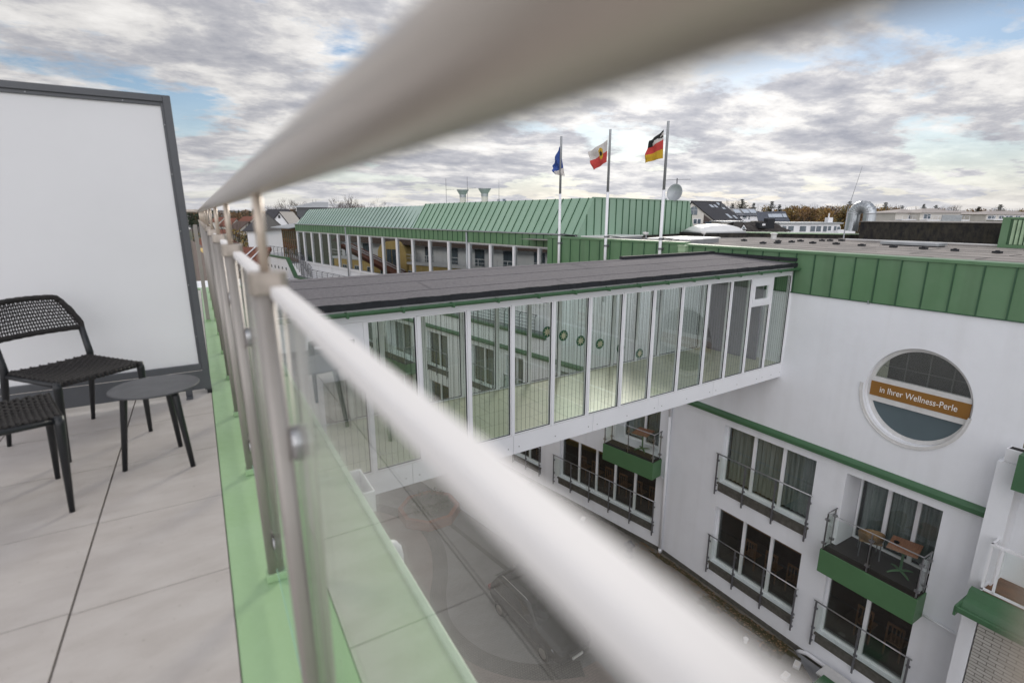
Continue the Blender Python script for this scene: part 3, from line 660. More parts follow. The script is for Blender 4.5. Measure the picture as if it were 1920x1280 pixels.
# ------------------------------------------------------------------ facade toolkit (local: x into the building, y along, z up)
def wall_holes(g, y0, y1, z0, z1, holes, depth=.22, x=0.0, circ=None):
    ysl = sorted({y0, y1, *[h[0] for h in holes], *[h[1] for h in holes]}); zsl = sorted({z0, z1, *[h[2] for h in holes], *[h[3] for h in holes]})
    if circ: cy, cz, cr, hw = circ; ysl = sorted({*ysl, cy-hw, cy+hw}); zsl = sorted({*zsl, cz-hw, cz+hw})
    for i in range(len(ysl)-1):
        for j in range(len(zsl)-1):
            a, b, c, d = ysl[i], ysl[i+1], zsl[j], zsl[j+1]; my, mz = (a+b)/2, (c+d)/2
            if any(h[0] < my < h[1] and h[2] < mz < h[3] for h in holes): continue
            if circ and abs(my-cy) < hw and abs(mz-cz) < hw: continue
            g.quad((x,a,c),(x,a,d),(x,b,d),(x,b,c))
    for h in holes:
        a, b, c, d = h[:4]; D = h[4] if len(h) > 4 else depth
        g.quad((x,a,c),(x+D,a,c),(x+D,a,d),(x,a,d)); g.quad((x,b,c),(x,b,d),(x+D,b,d),(x+D,b,c))
        g.quad((x,a,d),(x+D,a,d),(x+D,b,d),(x,b,d)); g.quad((x,a,c),(x,b,c),(x+D,b,c),(x+D,a,c))
    if circ:
        K = 72
        for k in range(K):
            def P(i):
                a = 2*pi*i/K+pi/4; s = hw/max(abs(cos(a)), abs(sin(a))); return (cy+s*cos(a), cz+s*sin(a)), (cy+cr*cos(a), cz+cr*1.075*sin(a))
            (o0, i0), (o1, i1) = P(k), P(k+1)
            g.quad((x,o0[0],o0[1]),(x,i0[0],i0[1]),(x,i1[0],i1[1]),(x,o1[0],o1[1]))
            g.quad((x,i0[0],i0[1]),(x+.24,i0[0],i0[1]),(x+.24,i1[0],i1[1]),(x,i1[0],i1[1]))
def curtain(p, y0, y1, z0, z1, x, mat='curtain', seed=0, amp=.03):
    g = MB(); n = max(6, int((y1-y0)/.045)); pts = []
    for k in range(n+1):
        y = y0+(y1-y0)*k/n; pts.append((x+amp*sin(k*2.1+seed)+amp*.4*sin(k*.77+seed), y))
    for k in range(n): g.quad((pts[k][0],pts[k][1],z0),(pts[k+1][0],pts[k+1][1],z0),(pts[k+1][0],pts[k+1][1],z1),(pts[k][0],pts[k][1],z1))
    return g.build('curtain', mat, p)
def window(par, y0, y1, z0, z1, nd, kind='curtain', x=.16, sill=True, seed=0, name='window', room=True):
    f = .05; g = MB()
    g.box(x,x+.07,y0,y0+f,z0,z1); g.box(x,x+.07,y1-f,y1,z0,z1); g.box(x,x+.07,y0+f,y1-f,z0,z0+f+.02); g.box(x,x+.07,y0+f,y1-f,z1-f,z1)
    cw = (y1-y0-2*f)/nd
    for k in range(1, nd): yy = y0+f+cw*k; g.box(x-.004,x+.066,yy-.045,yy+.045,z0+f+.02,z1-f)
    w = g.build(name, 'white_paint', par)
    g = MB()
    for k in range(nd): g.box(x+.035,x+.041,y0+f+cw*k+(.045 if k else 0)+.001,y0+f+cw*(k+1)-(.045 if k < nd-1 else 0)-.001,z0+f+.021,z1-f-.001)
    g.build('pane', 'glass_win', w)
    if kind == 'curtain':
        for k in range(nd): curtain(w, y0+f+cw*k+.02, y0+f+cw*(k+1)-.02, z0+.08, z1-.06, x+.17, seed=seed+k)
    if kind == 'wood':
        g = MB(); g.box(x+.09,x+.12,y0+f,y1-f,z1-.22,z1-.05); g.build('wood_blind', 'wood', w)
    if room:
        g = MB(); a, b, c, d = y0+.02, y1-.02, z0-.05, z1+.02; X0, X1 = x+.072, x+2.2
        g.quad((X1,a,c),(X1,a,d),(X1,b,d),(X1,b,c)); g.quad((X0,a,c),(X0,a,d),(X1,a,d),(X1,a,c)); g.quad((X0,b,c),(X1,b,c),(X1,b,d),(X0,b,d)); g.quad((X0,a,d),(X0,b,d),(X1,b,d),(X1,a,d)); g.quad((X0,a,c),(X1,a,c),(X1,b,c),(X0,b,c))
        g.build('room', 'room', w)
        if kind == 'wood':      # chair backs and tables standing inside the dining room
            g = MB(); yy = y0+.35
            while yy < y1-.4:
                zf = z0-.02
                for q in (0,.36): g.box(x+.62,x+.66,yy+q,yy+q+.035,zf,zf+.98)
                for q in range(3): g.box(x+.63,x+.65,yy+.075+q*.09,yy+.10+q*.09,zf+.5,zf+.94)
                g.box(x+.62,x+.66,yy+.035,yy+.36,zf+.92,zf+.98); g.box(x+.62,x+1.0,yy,yy+.395,zf+.43,zf+.47)
                yy += .72
            g.build('dining_chairs', 'wood', w)
    if sill:
        g = MB(); g.box(-.07,x-.002,y0-.05,y1+.05,z0-.055,z0-.003); g.box(-.03,-.003,y0-.02,y1+.02,z0-.30,z0-.056); g.build('sill', 'sill', w)
    return w
def french(par, y0, y1, z0, npost, ztop=.98, x=-.10):     # steel guard rail in front of a window
    g = MB(); g.tube([(x,y0-.06,z0+ztop),(x,y1+.06,z0+ztop)], .019, 10); h = g.build('guard_rail', 'steel', par, smooth=True)
    for k in range(npost):
        y = y0+(y1-y0)*k/(npost-1)
        g = MB(); g.box(x-.012,x+.012,y-.022,y+.022,z0-.42,z0+ztop-.02); g.box(x+.012,-.002,y-.015,y+.015,z0-.34,z0-.30)
        g.box(x+.012,-.032,y-.015,y+.015,z0-.14,z0-.11)
        g.box(x+.013,x+.045,y-.045,y+.045,z0+.72,z0+.77); g.box(x+.013,x+.045,y-.045,y+.045,z0+.10,z0+.15); g.build('guard_post', 'steel_mid', h)
    g = MB()
    for k in range(npost-1):
        a = y0+(y1-y0)*k/(npost-1)+.03; b = y0+(y1-y0)*(k+1)/(npost-1)-.03; g.box(x+.02,x+.03,a,b,z0+.05,z0+.88)
    g.build('guard_glass', 'glass_rail', h)
def balcony(par, y0, y1, zf, out, ztop, drop=.65):
    g = MB(); g.box(-out,-.002,y0,y1,zf-drop,zf-.002); b = g.build('balcony', 'green_balc', par, bevel=.008)
    g = MB(); g.box(-out+.03,.0,y0+.03,y1-.03,zf,zf+.018); 
    g.build('decking', 'wood_dark', b)
    X = -out+.04
    def post(x, y):
        g = MB(); g.box(x-.02,x+.02,y-.012,y+.012,zf+.02,ztop-.02)
        for z in (zf+.16, ztop-.22): g.box(x-.03,x+.03,y-.05,y+.05,z,z+.05)
        g.build('guard_post', 'steel', b)
    for y in (y0+.05,(y0+y1)/2,y1-.05): post(X, y)
    for y in (y0+.05,y1-.05): post(-.08, y)
    g = MB(); g.tube([(-.02,y0+.05,ztop),(X,y0+.05,ztop),(X,y1-.05,ztop),(-.02,y1-.05,ztop)], .019, 10); g.build('guard_rail', 'steel', b, smooth=True)
    g = MB(); ym = (y0+y1)/2
    g.box(X-.004,X+.004,y0+.09,ym-.04,zf+.1,ztop-.08); g.box(X-.004,X+.004,ym+.04,y1-.09,zf+.1,ztop-.08)
    g.box(X+.05,-.12,y0+.046,y0+.054,zf+.1,ztop-.08); g.box(X+.05,-.12,y1-.054,y1-.046,zf+.1,ztop-.08); g.build('guard_glass', 'glass_rail', b)
    return b
def parapet(par, y0, y1, zb, zt, y_first, pitch=.482, x=-.03, inner=.35):
    g = MB(); g.box(x,.12,y0,y1,zb,zt-.07); p = g.build('parapet_cladding', 'green', par)
    g = MB(); y = y_first
    while y < y1-.03:
        if y > y0+.02: g.box(x-.028,x-.0005,y-.011,y+.011,zb+.004,zt-.071)
        y += pitch
    g.build('seams', 'green_seam', p)
    g = MB(); g.box(x-.035,inner,y0,y1,zt-.07,zt); g.build('coping', 'green', p, bevel=.006)
    g = MB(); g.box(x-.008,x-.0005,y0,y1,zb-.02,zb+.003); g.build('drip_edge', 'green_seam', p)
    return p

# ------------------------------------------------------------------ hotel building on the right
hb = thing('hotel_building', 'white hotel block with green clad parapet and a round lettered window', 'building', (13.4,0,0))
CY, CZ, CR = 4.84, -2.74, 1.03
holes = [(6.71,9.55,-7.05,-5.10,.22),(6.74,9.58,-9.95,-7.92,.22),(3.93,5.95,-7.18,-5.10,.85),(4.03,6.03,-9.95,-8.05,.22)]
g = MB(); wall_holes(g, 2.95, 11.65, -10.95, -.74, holes, circ=(CY,CZ,CR,1.12)); g.build('wall', 'white', hb)
g = MB(); g.box(.9,12,2.0,11.0,-10.9,-7.35); g.build('core', 'room', hb) if False else None
g = MB(); g.quad((0,2.95,GZ),(0,2.95,-10.95),(0,11.65,-10.95),(0,11.65,GZ)); g.build('base_wall', 'white', hb)
g = MB(); g.box(-.03,-.002,3.0,11.6,-10.93,-10.76); g.build('plinth', 'sill', hb)
parapet(hb, -2.0, 11.65, -.75, .33, 3.61-.482*11)
g = MB(); g.prism([(-.001,3.12,-4.90),(-.13,3.12,-4.84),(-.13,3.12,-4.74),(-.10,3.12,-4.70),(-.03,3.12,-4.66),(-.001,3.12,-4.66)], (0,8.53,0)); g.build('cornice', 'green_dark', hb)
window(hb, 6.71, 9.55, -7.05, -5.10, 3, 'curtain', seed=2)
french(hb, 6.70, 9.62, -7.05, 4)
window(hb, 6.74, 9.58, -9.95, -7.92, 3, 'wood')
french(hb, 6.70, 9.64, -9.95, 4)
window(hb, 4.03, 6.03, -9.95, -8.05, 2, 'wood')
french(hb, 3.93, 6.12, -9.95, 3)
window(hb, 3.93, 5.93, -7.18, -5.10, 3, 'curtain', x=.78, sill=False, seed=9, name='balcony_door')
balcony(hb, 3.90, 6.07, -7.17, .48, -6.12)
g = MB(); g.box(.001,.78,3.95,5.93,-7.179,-7.16); g.build('recess_floor', 'wood_dark', hb)
# round window
K = 72
def ring(g, r0, r1, x0, x1, a0=0, a1=360, cy=CY, cz=CZ):
    n = max(4, int(K*(a1-a0)/360))
    for k in range(n):
        p, q = radians(a0+(a1-a0)*k/n), radians(a0+(a1-a0)*(k+1)/n)
        A = [(cy+r*cos(t), cz+r*1.075*sin(t)) for t in (p, q) for r in (r0, r1)]
        (a, b, c, d) = A
        g.add([(x0,*a),(x0,*b),(x0,*d),(x0,*c),(x1,*a),(x1,*b),(x1,*d),(x1,*c)], [(0,1,2,3),(7,6,5,4),(1,5,6,2),(0,3,7,4)])
g = MB(); ring(g, .965, 1.028, .12, .20); ring(g, .945, .965, .135, .19)
rw = g.build('round_window', 'offwhite', hb)
def seg_poly(r, za, zb_, x):     # disc slice between two heights
    pts = []
    zs = [za+(zb_-za)*k/24 for k in range(25)]
    for z in zs: pts.append((x, CY+sqrt(max(0, r*r-((z-CZ)/1.075)**2)), z))
    for z in zs[::-1]: pts.append((x, CY-sqrt(max(0, r*r-((z-CZ)/1.075)**2)), z))
    return pts
g = MB(); g.prism(seg_poly(.955, CZ+.24, CZ+1.026, .15), (.01,0,0)); g.build('pane', 'glass_win', rw)
g = MB(); 
for y in (-.5,-.05,.4): g.box(.34,.37,CY+y-.009,CY+y+.009,CZ+.2,CZ+1.0)
g.box(.345,.365,CY-.9,CY+.9,CZ+.485,CZ+.50); g.build('reflection_grid', 'room_mid', rw)  # thin bars shaped to imitate a grid reflected in the upper pane
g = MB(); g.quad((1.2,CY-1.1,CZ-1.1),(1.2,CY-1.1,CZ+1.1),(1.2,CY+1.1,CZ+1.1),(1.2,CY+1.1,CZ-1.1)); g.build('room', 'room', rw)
g = MB(); g.prism(seg_poly(.955, CZ-1.026, CZ-.35, .15), (.012,0,0)); g.build('frosted_pane', 'blindglass', rw)
g = MB(); g.prism(seg_poly(.97, CZ+.13, CZ+.24, .10), (.11,0,0)); g.prism(seg_poly(.97, CZ-.35, CZ-.22, .10), (.11,0,0)); g.build('crossbar', 'offwhite', rw)
g = MB(); g.box(.09,.19,CY-.965,CY+.955,CZ-.219,CZ+.129); sg = g.build('sign_board', 'sign', rw)
g = MB(); ring(g, 1.031, 1.085, -.012, .09, 186, 364, CY+.045, CZ-.03); ring(g, 1.085, 1.10, -.026, .0, 186, 364, CY+.045, CZ-.03); g.build('drip_ring', 'offwhite', rw)
def text_mesh(txt, size, M, mat, par, name, sx=1.0, off=0.0, spacing=1.0):
    cu = bpy.data.curves.new('t', 'FONT'); cu.body = txt; cu.size = size; cu.extrude = .004; cu.offset = off; cu.align_x = 'CENTER'; cu.align_y = 'CENTER'; cu.space_character = spacing
    o = bpy.data.objects.new('t', cu); SC.collection.objects.link(o)
    dg = bpy.context.evaluated_depsgraph_get(); dg.update(); me = bpy.data.meshes.new_from_object(o.evaluated_get(dg))
    bpy.data.objects.remove(o); me.transform(M @ Matrix.Diagonal((sx, 1, 1, 1)))
    me.materials.clear(); me.materials.append(M_[mat])
    q = bpy.data.objects.new(name, me); SC.collection.objects.link(q); q.parent = par; return q
TM = Matrix(((0,0,-1,.085),(-1,0,0,CY+.0),(0,1,0,CZ-.045),(0,0,0,1)))
text_mesh('in Ihrer Wellness-Perle', .205, TM, 'lettering', sg, 'lettering', sx=.765, off=-.0005, spacing=1.02)
g = MB(); g.box(-.045,-.002,6.07,6.11,-.80,-.76); g.tube([(-.03,6.09,-.76),(-.06,6.09,-.72)], .012, 6); g.build('wall_hook', 'zinc', hb)
g = MB(); g.tube([(-.07,11.68,-5.55),(-.07,11.68,-10.75)], .05, 14); g.tube([(-.07,11.68,-10.75),(-.07,11.68,-10.90)], .06, 14); g.tube([(-.07,11.68,-7.95),(-.07,11.95,-7.9)], .03, 8); g.tube([(-.07,11.68,-3.3),(-.07,11.68,-5.55)], .05, 14)
g.build('downpipe', 'white_paint', hb, smooth=True)
g = MB(); g.tube([(-.05,3.88,-7.72),(-.05,3.13,-7.78)], .03, 8); g.build('balcony_drain', 'white_paint', hb, smooth=True)
g = MB(); g.tube([(-.09,6.4,-10.87),(-.09,6.33,-10.80),(-.09,6.15,-10.72),(-.09,4.0,-10.72),(-.09,2.5,-10.8)], .055, 14)
for y in (5.6,4.6): g.tube([(-.09,y,-10.72),(-.09,y-.12,-10.72)], .064, 14)
g.build('waste_pipe', 'white_paint', hb, smooth=True)
# roof slab of the block
g = MB(); g.quad((.35,-3,.20),(13.0,-3,.20),(13.0,11.5,.20),(9.6,24.0,.20),(-1.4,19.5,.20),(.35,11.65,.20)); g.build('roof', 'bigroof', hb)
# felt lap lines lying on the roof sheet
g = MB()
rq = random.Random(8)
for k, x in enumerate((1.35,2.4,3.3,4.45,5.5,6.4,7.6,8.7,9.8)):
    y = -3
    while y < 10+k:
        l = rq.uniform(2.5,5.5); d = rq.uniform(-.03,.03); g.box(x+d,x+d+rq.uniform(.012,.03),y,y+l,.204,.207)
        if rq.random() < .5: g.box(x+.1,x+.95,y+l,y+l+.02,.204,.207)
        y += l+rq.uniform(0,1.2)
g.build('roof_laps', 'felt_edge', hb)
# rear parapet
g = MB()
a, b = Vector((7.86,17.74)), Vector((13.1,8.6)); t_ = (b-a).normalized(); nrm = Vector((t_.y,-t_.x))
if nrm.x < 0: nrm = -nrm
def slab2(g, a, b, w0, w1, z0, z1): g.prism([(a.x+nrm.x*w0,a.y+nrm.y*w0,z0),(b.x+nrm.x*w0,b.y+nrm.y*w0,z0),(b.x+nrm.x*w1,b.y+nrm.y*w1,z0),(a.x+nrm.x*w1,a.y+nrm.y*w1,z0)], (0,0,z1-z0))
slab2(g, a, b, .06, .3, .19, .375); rp = g.build('rear_parapet', 'blackmoss', hb)
g = MB(); slab2(g, a, b, 0, .36, .376, .43); g.build('coping', 'green_pale', rp, bevel=.012)

# bay at the lower right corner
bay = thing('corner_bay', 'white brick corner bay with green gutter and white railed balcony at the right edge', 'building', (12.6,2.78,0))
g = MB(); g.box(.3,.8,.02,.36,GZ,-3.42); g.build('pillar', 'white', bay)
g = MB(); g.box(.02,.8,-7,.0,GZ,-6.5); g.build('brick_wall', 'brick', bay)
g = MB(); g.box(.0,.3,.02,.26,GZ,-6.5); g.build('corner_strip', 'white', bay)
g = MB(); g.prism([(-.62,.22,-6.36),(-.62,.22,-6.26),(-.585,.22,-6.25),(-.52,.22,-6.33),(-.38,.22,-6.35),(-.30,.22,-6.24),(-.18,.22,-6.20),(-.12,.22,-6.05),(.0,.22,-6.03),(.0,.22,-6.49),(-.40,.22,-6.49)], (0,-7.2,0))
g.build('gutter', 'green_dark', bay)
g = MB(); g.box(-.6,.3,.2205,.26,-6.47,-6.26); g.build('gutter_end', 'green_dark', bay)
g = MB(); g.box(.0,2.2,-7,.1,-6.10,-6.02); g.build('balcony_floor', 'wood', bay)
g = MB(); g.box(-.02,.02,.05,.09,-6.02,-4.98); g.box(-.02,.02,-1.4,-1.36,-6.02,-4.98); g.box(-.02,.02,-.12,-.08,-5.98,-5.03); g.box(-.02,.02,-7,.05,-6.0,-5.96); g.box(-.03,.03,-7,.09,-5.02,-4.97); g.box(-.02,.75,.05,.09,-5.02,-4.97); g.box(-.02,.75,.05,.09,-6.0,-5.96)
g.build('railing', 'white_paint', bay)
g = MB(); g.box(-.004,.004,-1.36,-.12,-5.955,-5.025); g.build('glass_pane', 'glass_rail', bay)
g = MB(); g.box(.80,1.0,-.55,.02,-6.02,-3.7); g.box(.805,1.0,-7,-.55,-3.9,-3.7); g.build('rear_wall', 'white', bay)
g = MB(); g.box(.95,1.0,-2.4,-.55,-6.0,-3.9); g.build('window', 'wood', bay)
g = MB(); g.box(-.08,.35,-7,.0,-3.75,-3.05); g.build('upper_balcony_edge', 'green_dark', bay)
g = MB(); g.box(.36,1.9,-7,-.01,-3.74,-3.45); g.build('upper_slab', 'white', bay)
t = thing('planter', 'small white planter box of dark soil on the corner pillar top', 'planter', (13.05,2.93,-3.42))
g = MB(); w = .13
g.prism([(-w*.8,-w*.8,0.02),(w*.8,-w*.8,.02),(w*.8,w*.8,.02),(-w*.8,w*.8,.02)], (0,0,.02))
for (x0,x1,y0,y1) in ((-w,-w+.02,-w,w),(w-.02,w,-w,w),(-w+.02,w-.02,-w,-w+.02),(-w+.02,w-.02,w-.02,w)): g.box(x0,x1,y0,y1,.03,.30)
g.box(-w-.02,w+.02,-w-.02,w+.02,.0,.02); g.build('pot', 'white_paint', t, bevel=.006)
g = MB(); g.box(-w+.022,w-.022,-w+.022,w-.022,.2,.28); g.build('soil', 'rubber', t)

# balcony furniture
def bistro(loc, rz, lab, grp):
    t = thing('bistro_table', lab, 'table', loc, rz, grp)
    g = MB(); g.box(-.34,.34,-.30,.30,.70,.725); g.build('tabletop', 'wood_table', t, bevel=.004)
    g = MB(); g.tube([(0,0,.06),(0,0,.70)], .028, 12); g.build('column', 'green_dark', t)
    for k in range(4):
        a = pi/4+k*pi/2; g = MB(); g.tube([(0,0,.07),(cos(a)*.2,sin(a)*.2,.05),(cos(a)*.30,sin(a)*.30,.015)], [.03,.024,.016], 8); g.build('foot', 'green_balc', t)
    return t
BG = 'wooden topped bistro tables on the small balconies'
bistro((13.62,4.55,-7.155), radians(12), 'bistro table with wooden top on the right building balcony above the lowest window', BG)
t = thing('wicker_chair', 'tan wicker armchair beside the bistro table on the right balcony', 'chair', (13.72,5.32,-7.155), radians(120))
for x, y in ((-.2,-.2),(.2,-.2),(-.22,.22),(.22,.22)):
    g = MB(); g.tube([(x,y,0),(x*.95,y*.95,.44)], .014, 8); g.build('leg', 'steel_mid', t)
g = MB(); g.box(-.24,.24,-.24,.24,.43,.47); g.build('seat', 'wicker', t, bevel=.015)
g = MB()
for k in range(14):
    a0 = pi*k/14; a1 = pi*(k+1)/14
    P = lambda a, z, r: (cos(a)*r, .05+sin(a)*(r-.02), z)
    g.add([P(a0,.48,.25),P(a1,.48,.25),P(a1,.62+.24*sin(a1),.27),P(a0,.62+.24*sin(a0),.27),P(a0,.48,.265),P(a1,.48,.265),P(a1,.62+.24*sin(a1),.285),P(a0,.62+.24*sin(a0),.285)],[(0,1,2,3),(7,6,5,4),(3,2,6,7),(0,4,5,1)])
g.build('backrest', 'wicker', t, smooth=True)
t = thing('ashtray', 'small black ashtray on the bistro table of the right balcony', 'ashtray', (13.60,4.72,-6.43)); 
g = MB(); g.lathe([(0,0),(.055,0),(.06,.03),(.045,.03),(.04,.012),(0,.012)], n=16); g.build('bowl', 'black', t)

# ------------------------------------------------------------------ low roof at the foot of the facade
lr = thing('low_roof_building', 'single storey annex with stained flat roof along the white facade', 'building', (0,0,0))
e = Vector((sin(radians(-10.7)), cos(radians(-10.7)))); n_ = Vector((cos(radians(-10.7)), -sin(radians(-10.7)))); c0 = Vector((13.4,11.65))
far = c0+e*7; EX = 1.25
poly = [(13.39,6.6),(13.39,11.65),(far.x-.01,far.y),((far-n_*EX).x,(far-n_*EX).y),((c0-n_*EX).x-.1,11.65),(12.02,11.0),(12.02,3.2),(12.45,5.2)]
g = MB(); g.prism([(x,y,GZ) for x,y in poly], (0,0,-10.915-GZ)); g.build('wall', 'concrete', lr)
g = MB(); g.add([(x,y,-10.91) for x,y in poly], [tuple(range(len(poly)))]); g.build('roof', 'lowroof', lr)
g = MB(); rnd = random.Random(3)
def blob(cx, cy, rx, ry, rot, z=-10.905, n=26):
    pts = []
    for k in range(n):
        a = 2*pi*k/n; r = 1+.28*rnd.uniform(-1,1); x = rx*r*cos(a); y = ry*r*sin(a); pts.append((cx+x*cos(rot)-y*sin(rot), cy+x*sin(rot)+y*cos(rot), z))
    return pts
for (cx,cy,rx,ry,rot) in ((13.1,7.6,.22,1.25,.05),(12.75,8.9,.35,.4,.1),(13.2,9.9,.10,1.4,0),(12.9,6.9,.4,.35,0),(13.15,11.2,.12,.7,.1)):
    p = blob(cx,cy,rx,ry,rot); q = [(x,y,z+.012) for x,y,z in p]; n = len(p); cc = (cx,cy,-10.885)
    g.add(p+[cc], [(i,(i+1) % n,n) for i in range(n)])
g.build('moss', 'moss', lr)
g = MB(); rnd = random.Random(5)
for k in range(900):      # fallen leaves and grit in the corner of the wall
    y = rnd.uniform(6.6,12.5); x = 13.3-abs(rnd.gauss(0,.45)); s = rnd.uniform(.01,.035); a = rnd.uniform(0,6.28); z = -10.895+rnd.uniform(0,.01)
    if x < 12.1: continue
    g.quad(*[(x+s*cos(a+k2*pi/2)*(1 if k2 % 2 else .6), y+s*sin(a+k2*pi/2), z+rnd.uniform(-.003,.006)) for k2 in range(4)])
tag(g.build('leaf_litter', 'leaf_brown', lr), kind='stuff')
t = thing('roof_lantern', 'black metal lantern standing on the low stained roof near the downpipe', 'lantern', (12.2,12.1,-10.91))
g = MB(); g.lathe([(.0,0),(.15,0),(.15,.03),(.05,.05),(.04,.16),(.12,.20),(.13,.22),(.0,.22)], n=20); g.build('base','black',t)
g = MB(); g.lathe([(.0,.221),(.10,.221),(.135,.46),(0,.46)], n=8); g.build('lamp_glass','carglass',t)
g = MB(); g.lathe([(0,.461),(.19,.461),(.20,.48),(.13,.53),(.10,.56),(.06,.63),(.02,.66),(0,.67)], n=20); g.build('cap','black',t)
g = MB()
for k in range(4): a = pi/4+k*pi/2; g.tube([(cos(a)*.15,sin(a)*.15,.02),(cos(a)*.2,sin(a)*.2,.1),(cos(a)*.13,sin(a)*.13,.22)], .008, 6)
g.build('bracket','chrome',t)
def vent(name, loc, lab, r=.07, h=.12):
    t = thing(name, lab, 'vent', loc); g = MB(); g.lathe([(0,0),(r*.75,0),(r*.75,h),(0,h)], n=16); g.build('pipe','offwhite',t)
    g = MB(); g.lathe([(0,h+.002),(r,h+.002),(r*1.05,h+.02),(r*.7,h+.05),(0,h+.06)], n=16); g.build('cap','offwhite',t); return t
vent('roof_vent', (12.36,7.4,-10.91), 'short white vent cap by the moss on the low roof')
for (x,y,r,lab) in ((12.86,6.15,.3,'pale paving block lying on the low roof near the white elbow pipe'),(12.25,6.1,.1,'pale square block nearest the green box on the low roof'),(12.2,14.8,.6,'small white block alone on the far part of the low roof')):
    t = thing('roof_brick', lab, 'block', (x,y,-10.91), r, 'pale blocks on the low roof'); g = MB(); g.box(-.13,.13,-.08,.08,0,.09); g.build('body','offwhite',t,bevel=.012)
    g = MB(); g.box(-.09,.09,-.05,.05,.0905,.098); g.build('face','cream',t)
t = thing('brick_shaft', 'green rimmed brick shaft with pale stone coping below the lowest window', 'shaft', (12.75,4.6,0))
g = MB(); g.box(.0,.42,-2.6,.95,GZ,-10.62); g.build('brick_wall','brick',t)
g = MB(); g.box(-.02,.48,-2.6,1.0,-10.618,-10.55); g.build('coping','offwhite',t,bevel=.01)
g = MB(); g.box(-.75,-.022,.35,.75,-10.9,-10.50); g.box(-.80,-.03,.30,.80,-10.498,-10.44); g.build('green_box','green_dark',t)

# ------------------------------------------------------------------ rear wing (turned by 10.7 degrees)
wg = thing('hotel_wing', 'long hotel wing with green mansard roof and a ribbon of tall windows', 'building', (13.4,11.65,0), radians(10.7))
WM = Matrix.Translation((13.4,11.65,0)) @ Matrix.Rotation(radians(10.7),4,'Z')
holes = [(4.1,5.6,-7.05,-5.1),(7.6,8.8,-7.05,-5.1),(9.7,11.5,-7.05,-5.1),(13.6,15.6,-7.05,-5.1),(17.2,20.3,-7.3,-5.1,.6),(22.4,24.4,-7.05,-5.1),
         (.45,5.25,-9.95,-7.95),(6.4,8.2,-9.95,-7.95),(9.7,11.5,-9.95,-7.95),(13.6,15.6,-9.95,-7.95),(17.4,20.1,-9.95,-7.95),(22.4,24.4,-9.95,-7.95),(.45,2.35,-7.2,-5.1,.6)]
g = MB(); wall_holes(g, .0, 26, -10.95, -3.95, holes); wall_holes(g, 0, 6.15, -3.95, -.78, []); wall_holes(g, 26, 37.5, -10.95, -3.95, []); wall_holes(g, 37.5, 52, -10.95, -2.50, [])
g.quad((0,37.5,-2.5),(0,35.9,-3.95),(0,37.5,-3.95)); g.build('wall', 'white', wg)
g = MB(); g.quad((0,0,GZ),(0,0,-10.95),(0,52,-10.95),(0,52,GZ)); g.build('base_wall','white',wg)
g = MB(); g.box(-.03,-.002,.0,26,-10.93,-10.76); g.build('plinth', 'sill', wg)
for k, h in enumerate(holes):
    if h[2] == -7.05: window(wg, h[0], h[1], h[2], h[3], 2, 'curtain', seed=k); french(wg, h[0], h[1], h[2], 3)
window(wg, .45, 5.25, -9.95, -7.95, 5, 'wood'); french(wg, .42, 5.5, -9.95, 6)
for k, h in enumerate(holes[7:12]): window(wg, h[0], h[1], h[2], h[3], 2, 'wood'); french(wg, h[0], h[1], h[2], 3)
window(wg, .45, 2.35, -7.2, -5.1, 2, 'curtain', x=.55, sill=False, seed=4, name='balcony_door'); balcony(wg, .27, 2.5, -7.25, .55, -6.2)
window(wg, 17.2, 20.3, -7.3, -5.1, 3, 'curtain', x=.55, sill=False, seed=6, name='balcony_door'); balcony(wg, 17.0, 20.5, -7.3, .7, -6.3)
g = MB(); g.prism([(-.001,.13,-4.90),(-.13,.13,-4.84),(-.13,.13,-4.74),(-.10,.13,-4.70),(-.03,.13,-4.66),(-.001,.13,-4.66)], (0,51.8,0)); g.build('cornice', 'green_dark', wg)
parapet(wg, 0.02, 6.16, -.80, .38, .56)
bistro(WM @ Vector((.05,1.15,-7.23)), radians(20), 'bistro table with wooden top on the balcony under the bridge', BG)
# coping of the walkway and the raised end
g = MB(); g.box(-.08,.22,6.2,35.9,-3.948,-3.83)
g.prism([(-.08,35.9,-3.95),(-.08,37.5,-2.50),(-.08,52,-2.50),(-.08,52,-2.36),(-.08,37.4,-2.36),(-.08,35.75,-3.83)], (.30,0,0)); g.build('terrace_coping', 'green_dark', wg)
g = MB(); g.quad((.22,6.2,-3.95),(.95,6.2,-3.95),(.95,37.5,-3.95),(.22,37.5,-3.95)); g.quad((.0,37.5,-2.9),(7,37.5,-2.9),(7,52,-2.9),(.0,52,-2.9)); g.build('terrace_floor', 'terrace', wg)
for k in range(7):
    s = 37.85+.965*k; g = MB(); g.M = Matrix.Translation((-.012,s,-3.36)) @ Matrix.Rotation(radians(90),4,'Y')
    g.lathe([(0,-.0),(.15,-.0),(.15,.010),(0,.010)], n=20); g.build('porthole', 'winblue', wg)
def guard(s0, s1, z0, h, x, pitch, name='terrace_railing', bars=5, z1=None):
    pp = []; g = MB(); n = max(1, int(abs(s1-s0)/pitch)); z1 = z0 if z1 is None else z1
    for k in range(n+1):
        s = s0+(s1-s0)*k/n; z = z0+(z1-z0)*k/n
        pp.append((s, z))
    g.tube([(x+.13,s0,z0+h),(x+.13,s1,z1+h)], .02, 6); p = g.build(name, 'steel_mid', wg)
    for s, z in pp:
        q = MB(); q.tube([(x,s,z),(x,s,z+h-.12),(x+.04,s,z+h-.03),(x+.13,s,z+h)], .022, 6); q.build('post', 'steel_mid', p)
    g = MB()
    for b in range(bars): f = .14+.78*b/(bars-1); g.tube([(x,s0,z0+h*f),(x,s1,z1+h*f)], .012 , 5)
    g.build('bars', 'steel_mid', p)
guard(7, 33.4, -3.83, .80, .12, 1.0)
